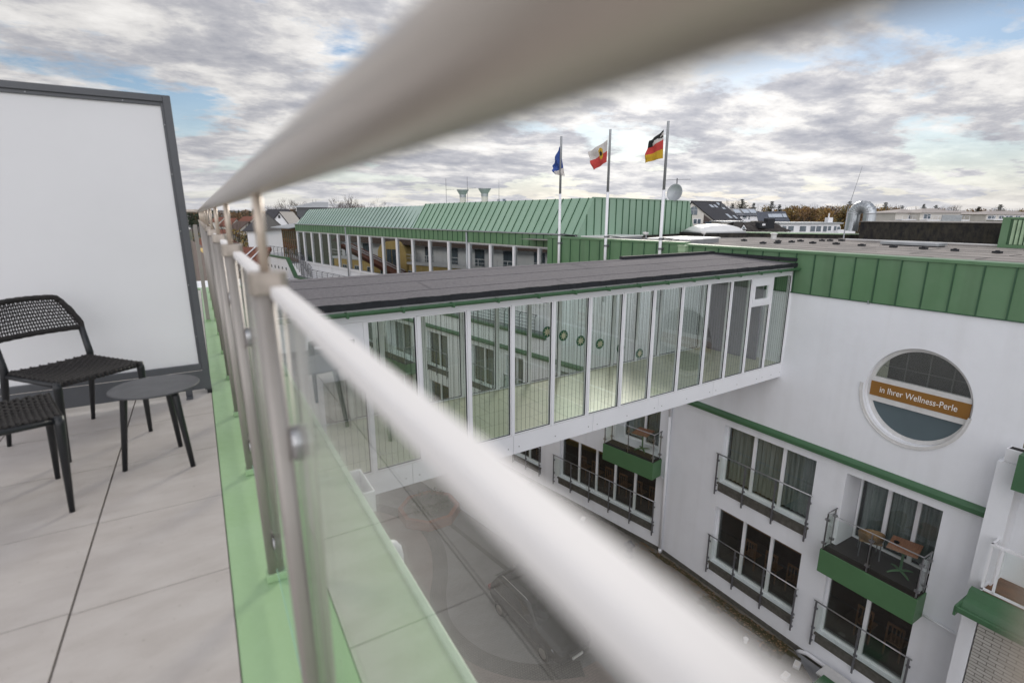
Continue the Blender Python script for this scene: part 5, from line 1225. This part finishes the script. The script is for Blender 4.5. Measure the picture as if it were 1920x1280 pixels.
# ------------------------------------------------------------------ houses around
FR = -YAW
def frame(name, lab, cx, D, grp=None, cat='house'):
    P = at(cx, 401, D); t = thing(name, lab, cat, (P.x,P.y,GZ), FR, grp)
    def L(px, py, dep=0.0):
        Q = at(px, py, D); v = Q-P; x = v.x*cos(YAW)-v.y*sin(YAW); return Vector((x, dep, Q.z-GZ if py < 9000 else 0.0))
    return t, L
def roofslab(g, a, b, ext, over=.35, th=.22, both=True):
    a, b, ext = Vector(a), Vector(b), Vector(ext); d = (b-a).normalized(); e_ = ext.normalized(); up = e_.cross(d)
    if up.z < 0: up = -up
    A = a-d*(over if both else 0)-e_*over; B = b+d*over-e_*over; E2 = ext+e_*2*over
    g.prism([A, B, B+up*th, A+up*th], E2)
    return up
def gable_house(name, lab, cx, D, poly, ext, roofs, wallm, roofm, wins=(), lights=(), grp=None, trimm='white_paint'):
    t, L = frame(name, lab, cx, D, grp)
    P = [L(*p) for p in poly]; ext = Vector(ext)
    pts = [Vector((P[0].x,0,0))]+P+[Vector((P[-1].x,0,0))]
    g = MB(); g.prism(pts, ext); g.build('wall', wallm, t)
    rf = None
    for ri, (i, j) in enumerate(roofs):
        g = MB(); up = roofslab(g, P[i]+Vector((0,0,.02)), P[j]+Vector((0,0,.02)), ext); r = g.build('roof', roofm, t)
        for (rj, u0, u1, v0, v1) in lights:
            if rj != ri: continue
            a, d = P[i], P[j]-P[i]; g = MB(); h = up*.26
            g.prism([a+d*u0+ext*v0+h, a+d*u1+ext*v0+h, a+d*u1+ext*v1+h, a+d*u0+ext*v1+h], up*.05); g.build('roof_window','skylite',r)
    for w in wins:
        x0, y0, x1, y1 = w[:4]; a, b = L(x0,y0), L(x1,y1); g = MB(); g.box(a.x,b.x,-.05,-.003,b.z,a.z); f = g.build('window', trimm, t)
        n = max(1, int(round((b.x-a.x)/1.0))); g = MB(); bw_ = (b.x-a.x)/n
        for k in range(n): g.box(a.x+bw_*k+.08,a.x+bw_*(k+1)-.08,-.07,-.051,b.z+.08,a.z-.08)
        g.build('pane','winblue',f)
    return t, L, P
# right hand group
t, L, P = gable_house('gabled_house', 'tall white gabled house with dark steep roof and arched window beside the dish', 1315, 110, [(1292,388),(1298.4,379.5),(1349,421)], (8.6,7.5,0), [(0,1),(1,2)], 'cream', 'darkslate',
   wins=[(1300,410,1314,420)], lights=[(1,.12,.25,.42,.52),(1,.12,.25,.58,.66),(1,.02,.32,.78,.88),(1,.55,.75,.62,.72),(1,.62,.78,.82,.90)])
g = MB(); a, b, c = L(1320,399), L(1348,421), L(1320,440); g.prism([(a.x,-.06,a.z-.3),(b.x,-.06,b.z-.3),(b.x,-.06,0),(a.x,-.06,0)], (0,.055,0)); br_ = g.build('brick_front','brickdark',t)
g = MB(); a, b = L(1322,416), L(1334,430); g.box(a.x,b.x,-.10,-.061,b.z,a.z); g.build('window','winblue',br_)
g = MB(); a, b = L(1294,394), L(1307,403); cxx = (a.x+b.x)/2; rr = (b.x-a.x)/2
g.prism([(b.x,-.05,b.z),(a.x,-.05,b.z),(a.x,-.05,a.z)]+[(cxx-rr*cos(q),-.05,a.z+rr*sin(q)) for q in [pi*k/12 for k in range(1,12)]]+[(b.x,-.05,a.z)], (0,.045,0)); w = g.build('arched_window','winblue',t)
g = MB(); g.box(cxx-.05,cxx+.05,-.08,-.051,b.z,a.z+rr); g.box(a.x,b.x,-.08,-.051,a.z-.05,a.z+.05); g.build('bars','zinc',w)
g = MB(); g.box(4.3,5.1,1.2,2.0,17.6,18.3); g.build('chimney','anthracite',t)
gable_house('flat_annex', 'long low white annex wall right of the steep dark roof', 1372, 100, [(1354,417),(1394,417)], (1,8,0), [(0,1)], 'cream', 'zinc')
t, L, P = gable_house('balcony_house', 'white house with balconies and blue grey roof behind the steep dark roof', 1400, 135, [(1374,403),(1424,403)], (0,8,0), [], 'white_paint', 'bluesolar', wins=[(1378,404.5,1388,411),(1392,404.5,1400,411),(1403,405,1406,412)])
g = MB(); a, b = L(1372,403), L(1426,403); g.prism([(a.x,-.6,a.z-.1),(a.x,4,a.z+1.6),(a.x,4.1,a.z+1.4),(a.x,-.5,a.z-.3)], (b.x-a.x,0,0)); r = g.build('roof','bluesolar',t)
for q in (.15,.45,.7): g = MB(); x = a.x+(b.x-a.x)*q; g.prism([(x,.6,a.z+.48),(x,2.6,a.z+1.32),(x,2.6,a.z+1.38),(x,.6,a.z+.54)], (1.6,0,0)); g.build('roof_window','skylite',r)
g = MB(); c, d = L(1374,413), L(1418,416); g.box(c.x,d.x,-1.2,-.003,d.z,d.z+.25); g.box(c.x,d.x,-1.2,-1.15,d.z+1.0,d.z+1.06)
for k in range(12): x = c.x+(d.x-c.x)*k/11; g.box(x-.03,x+.03,-1.2,-1.15,d.z+.25,d.z+1.0)
g.build('balcony','white_paint',t)
t, L = frame('solar_house', 'house with slate blue roof carrying five roof windows', 1456, 120)
A, B, C_, D_ = L(1431,397), L(1487,396), L(1421,414.5), L(1480,414.5)
g = MB(); g.prism([(C_.x+.3,0,0),(C_.x+.3,0,C_.z),(D_.x-.2,0,D_.z),(D_.x-.2,0,0)], (1.2,7,0)); g.build('wall','cream',t)
g = MB(); g.prism([(C_.x,-.3,C_.z),(D_.x,-.3,D_.z),(B.x,3.4,B.z),(A.x,3.4,A.z)], (0,.1,-.2)); r = g.build('roof','bluesolar',t)
g = MB(); g.add([(D_.x,-.2,D_.z-.1),(B.x+.9,6.8,D_.z-.1),(B.x,3.4,B.z-.2),(D_.x,-.2,0),(B.x+.9,6.8,0)],[(0,1,2),(0,3,4,1)]); g.build('gable','white_paint',t)
for q in (.36,.48,.59,.70,.84):
    a = Vector((C_.x,-.3,C_.z)).lerp(Vector((D_.x,-.3,D_.z)),q); b = Vector((A.x,3.4,A.z)).lerp(Vector((B.x,3.4,B.z)),q); p0 = a.lerp(b,.35); p1 = a.lerp(b,.7); h = Vector((0,-.05,.06))
    g = MB(); g.prism([p0+h,p0+h+Vector((.8,0,0)),p1+h+Vector((.8,0,0)),p1+h],(0,-.02,.05)); g.build('roof_window','skylite',r)
t, L = frame('thatched_house', 'low house under a ragged black thatched roof with a triangular white dormer', 1430, 62)
g = MB(); rn = random.Random(4); nx = 26; ny = 8; vs = []
for i in range(nx+1):
    for j in range(ny+1):
        u, v = i/nx, j/ny; a = L(1396+u*64, 416.5+1.0*sin(u*5)); b = L(1381+u*104, 434); p = a.lerp(b, v); p.y = 3.0*(1-v)-.0; p.z += rn.uniform(-.08,.08)+.25*sin(v*pi)*(.5); vs.append(p)
g.add(vs, [(i*(ny+1)+j,(i+1)*(ny+1)+j,(i+1)*(ny+1)+j+1,i*(ny+1)+j+1) for i in range(nx) for j in range(ny)])
vs2 = [Vector((p.x, 6.2-p.y, p.z)) for p in vs]; g.add(vs2, [(i*(ny+1)+j,i*(ny+1)+j+1,(i+1)*(ny+1)+j+1,(i+1)*(ny+1)+j) for i in range(nx) for j in range(ny)]); rf = g.build('roof','thatch',t)
g = MB(); a, b = L(1384,433), L(1480,433); g.box(a.x,b.x,.3,5.9,0,a.z); g.build('wall','white_paint',t)
g = MB(); a, b, c = L(1381,431), L(1399,431), L(1391,417); g.prism([(a.x,-.5,a.z),(b.x,-.5,b.z),(c.x,-.5,c.z)],(0,2.5,0)); dm = g.build('dormer','thatch',rf)
g = MB(); a, b, c = L(1385,430), L(1396,430), L(1391,421.5); g.prism([(a.x,-.56,a.z),(b.x,-.56,b.z),(c.x,-.56,c.z)],(0,.055,0)); g.build('dormer_front','white_paint',dm)
g = MB(); a, b, c = L(1387.5,429), L(1393.5,429), L(1390.8,424); g.prism([(a.x,-.6,a.z),(b.x,-.6,b.z),(c.x,-.6,c.z)],(0,.038,0)); g.build('dormer_pane','winblue',dm)
g = MB(); a, b = L(1443,418), L(1454,440); g.box(a.x,b.x,.5,1.5,b.z,a.z+.5); g.build('chimney','felt_edge',t)
g = MB(); a, b = L(1427,417), L(1440,428); g.box(a.x,b.x,.2,1.4,b.z,a.z); g.build('dormer_box','felt_edge',t)
g = MB(); g.box(a.x+.25,a.x+.6,.14,.198,b.z+.3,a.z-.15); g.build('dormer_window','white_paint',t)
t, L, P = gable_house('white_bungalow', 'long modern white flat roofed house with big windows behind the roof edge', 1520, 88, [(1463,420),(1575,420)], (0,8,0), [(0,1)], 'white_paint', 'zinc',
   wins=[(1466,423,1474,434),(1477,423,1488,434),(1499,423,1511,435),(1519,423,1539,435),(1543,423,1550,435),(1552,423,1558,433),(1563,423,1568,433),(1569,424,1575,432)])
g = MB(); a, b = L(1557,408), L(1564,420); g.box(a.x,b.x,.5,1.5,b.z,a.z); g.box(a.x+.2,a.x+.35,.9,1.0,a.z,a.z+.7); g.build('chimney','white_paint',t)
g = MB(); a, b = L(1560,430), L(1592,434); g.box(a.x,b.x,-1.6,-1.5,b.z-.4,a.z); g.build('terrace_wall','white_paint',t)
def hip_villa(lab, cx, D, x0, x1, ye, yr, xr0, xr1, yb, wins, dep=10, grp='pale villas beyond the plant wall'):
    t, L = frame('villa', lab, cx, D, grp)
    a, b = L(x0,ye), L(x1,ye); r0, r1 = L(xr0,yr), L(xr1,yr)
    g = MB(); g.box(a.x+.5,b.x-.5,0,dep,0,a.z); g.build('wall','cream',t)
    g = MB(); z = a.z+.003; A,B,C2,D2 = (a.x,-.7,z),(b.x,-.7,z),(b.x,dep+.7,z),(a.x,dep+.7,z); R0,R1 = (r0.x,dep/2,r0.z),(r1.x,dep/2,r1.z)
    g.add([A,B,C2,D2,R0,R1],[(0,1,5,4),(1,2,5),(2,3,4,5),(3,0,4),(0,3,2,1)]); g.build('roof','villa_roof',t)
    for (p,q,r_,s_) in wins:
        u, v = L(p,q), L(r_,s_); g = MB(); g.box(u.x,v.x,-.05,-.003,v.z,u.z); w = g.build('window','white_paint',t); m = (u.x+v.x)/2
        g = MB(); g.box(u.x+.1,m-.05,-.07,-.051,v.z+.1,u.z-.1); g.box(m+.05,v.x-.1,-.07,-.051,v.z+.1,u.z-.1); g.build('pane','winblue',w)
    c, d = L(x0+3,yb), L(x1-3,yb); g = MB(); g.box(c.x,d.x,-2.2,-.003,c.z-.25,c.z); g.box(c.x,d.x,-2.2,-2.15,c.z+.85,c.z+.9)
    k = c.x
    while k < d.x: g.box(k,k+.05,-2.2,-2.15,c.z,c.z+.85); k += 1.2
    g.build('balcony','white_paint',t)
    return t, L
hip_villa('small pale villa with pinkish hip roof, left of the row of villas', 1700, 128, 1676, 1728, 399, 391.5, 1718, 1724, 411, [(1704,403,1709,411)])
t, L = hip_villa('pale villa with wide hip roof and grey shutter in the row of villas', 1760, 125, 1722, 1806, 399, 390.5, 1762, 1782, 412, [(1732,401,1744,411)])
g = MB(); a, b = L(1752,403), L(1786,416); g.box(a.x,b.x,-2.4,-2.25,b.z,a.z); g.build('grey_shutter','zinc',t)
hip_villa('pale villa with many windows partly hidden by the wide hip roof', 1815, 150, 1786, 1850, 401, 395, 1810, 1834, 409, [(1812,403,1818,409),(1824,403,1829,409)])
hip_villa('rightmost long pale villa with glazed balcony cut by the right edge', 1900, 138, 1846, 1960, 402, 395, 1885, 1925, 411, [(1852,404,1866,411),(1873,404,1882,411),(1886,404,1898,411),(1904,404,1912,411)])
# left hand group
def eave_house(name, lab, cx, D, ye, yr, x0, x1, xr0, xr1, wallm, roofm, wins=(), grp=None, dep=3.5, hip=False):
    t, L = frame(name, lab, cx, D, grp)
    A, B, R0, R1 = L(x0,ye), L(x1,ye), L(xr0,yr), L(xr1,yr)
    g = MB(); g.box(A.x+.3,B.x-.3,0,dep*2,0,A.z-.05); w0 = g.build('wall', wallm, t)
    P0,P1,P2,P3 = Vector((A.x,-.4,A.z-.12)),Vector((B.x,-.4,B.z-.12)),Vector((R1.x,dep,R1.z)),Vector((R0.x,dep,R0.z))
    g = MB(); g.prism([P0,P1,P2,P3],(0,.04,.16)); Q0,Q1 = Vector((A.x,dep*2+.4,A.z-.12)),Vector((B.x,dep*2+.4,B.z-.12)); g.prism([Q0,Q1,P2+Vector((0,.05,0)),P3+Vector((0,.05,0))],(0,.04,.16))
    if hip: g.add([P0,Q0,P3],[(0,1,2)]); g.add([P1,P2,Q1],[(0,1,2)])
    r = g.build('roof', roofm, t)
    if not hip:
        g = MB(); g.prism([(A.x+.31,0,A.z-.05),(A.x+.31,dep*2,A.z-.05),(R0.x+.31,dep,R0.z-.03)],(.2,0,0)); g.prism([(B.x-.31,0,A.z-.05),(B.x-.31,dep*2,A.z-.05),(R1.x-.31,dep,R1.z-.03)],(-.2,0,0)); g.build('gable', wallm, t)
    for (a_,b_,c_,d_) in wins:
        u, v = L(a_,b_), L(c_,d_); g = MB(); g.box(u.x,v.x,-.04,-.003,v.z,u.z); f = g.build('window','white_paint',t); m = (u.x+v.x)/2
        g = MB(); g.box(u.x+.06,m-.03,-.06,-.041,v.z+.06,u.z-.06); g.box(m+.03,v.x-.06,-.06,-.041,v.z+.06,u.z-.06); g.build('pane','winblue',f)
    return t, L
t, L = eave_house('slate_house', 'white house with broad dark slate roof left of the pavilion', 515, 78, 436, 394, 466, 562, 482, 522, 'white_paint', 'darkslate', [(499,443,507,455)])
g = MB(); a, b, c = L(516,424), L(556,424), L(536.5,399.5); g.prism([(a.x,-2.2,a.z),(b.x,-2.2,b.z),(c.x,-2.2,c.z)],(0,4.5,0)); cg = g.build('cross_gable','white_paint',t)
g = MB(); roofslab(g, (a.x,-2.2,a.z), (c.x,-2.2,c.z), (0,4.5,0), .15, .14); g.build('gable_roof','darkslate',cg); g = MB(); roofslab(g, (b.x,-2.2,b.z), (c.x,-2.2,c.z), (0,4.5,0), .15, .14); g.build('gable_roof','darkslate',cg)
g = MB(); p, q = L(534,403.5), L(538,409); g.box(p.x,q.x,-2.26,-2.203,q.z,p.z); g.build('gable_window','black',cg)
eave_house('white_tower_house', 'narrow white house with dark roof between the nearest railing stems', 470, 60, 432, 402, 458, 482, 464, 474, 'white_paint', 'darkslate', hip=True)
RGp = 'red roofed town houses on the left'
for (cx, ye, yr, D, w, lab, rm) in ((388,452,434,70,34,'red roofed house seen low through the gap beside the frosted screen frame','redroof'),(452,421,407,110,24,'red roofed house seen between two far railing stems','redroof'),
      (421,424,410,140,24,'farther red roofed house left of the white tower house','redroof'),(402,416,408,190,20,'distant red roofed house close to the horizon','redroof'),(436,432,417,90,26,'red roofed house behind the garden trees','brownroof'),
      (370,470,446,55,40,'nearest red roofed house at the foot of the far handrail','redroof'),(478,410,402,170,24,'small far red roofed house behind the white tower house','redroof')):
    eave_house('town_house', lab, cx, D, ye, yr, cx-w/2, cx+w/2, cx-w/2+1, cx+w/2-1, 'cream', rm, [(cx-w*.3,ye+3,cx-w*.12,ye+9),(cx+w*.1,ye+3,cx+w*.28,ye+9)], RGp)
t, L = frame('red_roof_house', 'house with near red tiled roof crossed by white ridge lines behind the railing', 470, 40)
A, B, C_, D_ = L(430,466), L(486,466), L(425,530), L(500,530)
g = MB(); g.prism([(C_.x,-3,C_.z),(D_.x,-3,D_.z),(B.x,2,B.z),(A.x,2,A.z)],(0,.1,-.25)); r = g.build('roof','redroof',t)
g = MB(); 
for q in (.35,.62): 
    a = Vector((C_.x,-3,C_.z)).lerp(Vector((D_.x,-3,D_.z)),q-.2); b = Vector((A.x,2,A.z)).lerp(Vector((B.x,2,B.z)),q+.15); g.tube([a+Vector((0,0,.08)),b+Vector((0,0,.08))],.05,6)
g.build('ridge_lines','white_paint',r)
g = MB(); g.box(C_.x+.3,D_.x-.3,-2.6,5,0,C_.z-.2); g.build('wall','white_paint',t)
t, L = frame('dark_roof_house', 'house with dark flat topped roof just above the left end of the mansard', 590, 95)
A, B = L(556,389), L(612,387); g = MB(); g.box(A.x,B.x,0,9,0,A.z-.0); g.build('wall','anthracite',t)
g = MB(); g.prism([(A.x-.5,-.5,A.z),(B.x+.5,-.5,A.z),(B.x-1,4,A.z+.9),(A.x+1.5,4,A.z+.9)],(0,.05,.1)); g.build('roof','zinc',t)

# ------------------------------------------------------------------ trees
def wood(name, px0, px1, D0, D1, ytop, n, mats, seed, leaf=.42, per=330, kind=True):
    rn = random.Random(seed); g = MB()
    for k in range(n):
        px = rn.uniform(px0, px1); D = rn.uniform(D0, D1); top = at(px, ytop(px)-4+rn.uniform(-2,5.5), D); r = rn.uniform(2.6,4.6)
        g.cur = 0 if rn.random() < .62 else 1
        for q in range(7):
            a = rn.uniform(0,6.28); o = rn.uniform(0,r*.75); zz_ = top.z-1.2-rn.uniform(0,7)
            leaves(g, per//7, top.x+cos(a)*o, top.y+sin(a)*o, max(min(zz_, top.z-r*.3), 0.0-rn.uniform(0,4)) if False else min(zz_, top.z-r*.25), r*.55, r*.55, r*.42, leaf, rn, .25)
        g.cur = 2; g.tube([(top.x,top.y,GZ),(top.x,top.y,top.z-3)], [.35,.12], 5, cap=False)
        for q in range(6):
            a = rn.uniform(0,6.28); g.tube([(top.x,top.y,top.z-6),(top.x+cos(a)*r*.5,top.y+sin(a)*r*.5,top.z-2.5),(top.x+cos(a)*r*.7,top.y+sin(a)*r*.7,top.z+rn.uniform(-.8,.6))], [.10,.05,.02], 4, cap=False)
    return tag(g.build(name, mats), kind='stuff')
def yt(px): return 391+2.5*sin(px*.021)+1.5*sin(px*.057) if px < 1720 else 397
wood('autumn_wood', 1500, 1700, 170, 215, lambda p: 389.5+2*sin(p*.05), 58, ['leaf_orange','leaf_brown','bark'], 1, .36, 460)
wood('autumn_wood', 1360, 1500, 200, 240, lambda p: 391+2*sin(p*.07), 30, ['leaf_brown','leaf_orange','bark'], 2, .38, 380)
wood('autumn_wood', 1680, 1960, 190, 240, lambda p: 395+1.5*sin(p*.05), 46, ['leaf_brown','leaf_orange','bark'], 3, .38, 300)
wood('far_wood', 330, 560, 260, 420, lambda p: 397+1.5*sin(p*.09), 50, ['leaf_brown','needle','bark'], 5, .6, 230)
wood('garden_trees', 405, 462, 62, 95, lambda p: 428+6*sin(p*.2), 14, ['leaf_orange','plant','bark'], 6, .22, 420)
wood('far_wood', 560, 1040, 200, 300, lambda p: 393, 40, ['leaf_brown','needle','bark'], 7, .45, 200)
def conifer(px, ytop, D, lab, w=1.0, seed=0):
    rn = random.Random(seed); top = at(px, ytop, D); t = thing('conifer_tree', lab, 'tree', (top.x, top.y, GZ), 0, 'dark conifers rising above the wood')
    H = top.z-GZ; g = MB(); g.tube([(0,0,0),(0,0,H*.6),(0,0,H)], [.3,.16,.03], 6); g.build('trunk','bark',t)
    g = MB()
    for k in range(26):
        z = H-.3-k*.42; L_ = w*(.4+.24*k)*rn.uniform(.6,1.15)
        if L_ > 4.2*w: L_ = 4.2*w*rn.uniform(.7,1)
        for q in range(7):
            if rn.random() < .18: continue
            a = rn.uniform(0,6.28); ll = L_*rn.uniform(.55,1.1)
            for m_ in range(9):
                f = (m_+.5)/9; p = Vector((cos(a)*ll*f, sin(a)*ll*f, z+.22*ll*f*f-.15*ll*f)); s = .28+.16*(1-f)
                u = Vector((cos(a+rn.uniform(-.6,.6)),sin(a+rn.uniform(-.6,.6)),rn.uniform(-.3,.3))); v = Vector((-u.y,u.x,rn.uniform(-.7,.7)))
                g.add([p-u*s,p-v*s*.8,p+u*s,p+v*s*.8],[(0,1,2,3)])
    g.build('crown','needle',t)
conifer(1392,373,150,'broad dark conifer rising above the blue grey roof behind the gabled house',1.5,1)
conifer(1374,381,150,'slim conifer left of the broad dark one above the gabled house roof',.7,2)
conifer(1448,377,160,'pointed conifer above the house with five roof windows',1.15,3)
conifer(1462,383,165,'shorter conifer just right of the pointed one over the blue roof',.8,4)
conifer(1414,380,170,'thin conifer between the broad one and the pointed one',.6,9)
conifer(1594,377,190,'conifer on the wood left of the curved duct',1.1,5)
conifer(1661,379,190,'ragged conifer just right of the curved duct',1.3,6)
conifer(1733,382,200,'thin conifer behind the left villa',.8,7)
conifer(1836,387,190,'round dark conifer over the right villas',1.1,8)
conifer(1877,383,180,'tallest conifer near the right edge over the villas',1.4,10)
conifer(1756,384,200,'ragged conifer behind the wide hip roof',1.0,12)
conifer(1692,385,210,'low conifer above the first villa roof',.9,13)
def bare(px, ytop, D, lab, seed):
    rn = random.Random(seed); top = at(px, ytop, D); t = thing('bare_tree', lab, 'tree', (top.x,top.y,GZ), 0, 'bare trees on the skyline'); H = top.z-GZ
    g = MB(); g.tube([(0,0,0),(.1,0,H*.55)], [.28,.16], 6); g.build('trunk','bark',t); g = MB()
    def grow(p, d, l, r, n):
        q = p+d*l; g.tube([p,q],[r,r*.65],4,cap=False)
        if n == 0: return
        for _ in range(3 if n > 1 else 4):
            grow(q, (d+Vector((rn.gauss(0,.42),rn.gauss(0,.42),rn.gauss(.08,.25)))).normalized(), l*rn.uniform(.6,.85), r*.6, n-1)
    for _ in range(5): grow(Vector((.1,0,H*.5)), Vector((rn.gauss(0,.5),rn.gauss(0,.5),1)).normalized(), H*.19, .10, 4)
    g.build('crown','bark',t)
bare(543,379,120,'bare tree above the white cross gable',1); bare(556,381,125,'second bare tree beside the dark flat roofed house',2); bare(640,380,130,'bare tree behind the left part of the mansard roof',3); bare(665,381,135,'bare tree right of the other one behind the mansard roof',4); bare(678,382,140,'rightmost bare tree over the mansard ridge',5); bare(1378,383,180,'bare tree behind the steep dark roof',6); bare(1790,389,190,'bare tree behind the wide villa roof',7)
for px_, lab in ((586,'left one of two thin ornate finials on the skyline above the dark flat roof'),(592,'right one of two thin ornate finials on the skyline above the dark flat roof')):
    P = at(px_, 374, 99); t = thing('finial', lab, 'finial', (P.x,P.y,P.z-2.4), 0, 'thin finials on the dark roofed house'); g = MB(); g.tube([(0,0,0),(0,0,2.4)],[.08,.02],6)
    g.build('mast','anthracite',t); g = MB(); g.lathe([(0,1.5),(.2,1.6),(0,1.75)],n=8); g.lathe([(0,.9),(.26,1.0),(0,1.15)],n=8); g.build('knobs','anthracite',t)
# finish
bpy.context.view_layer.update()
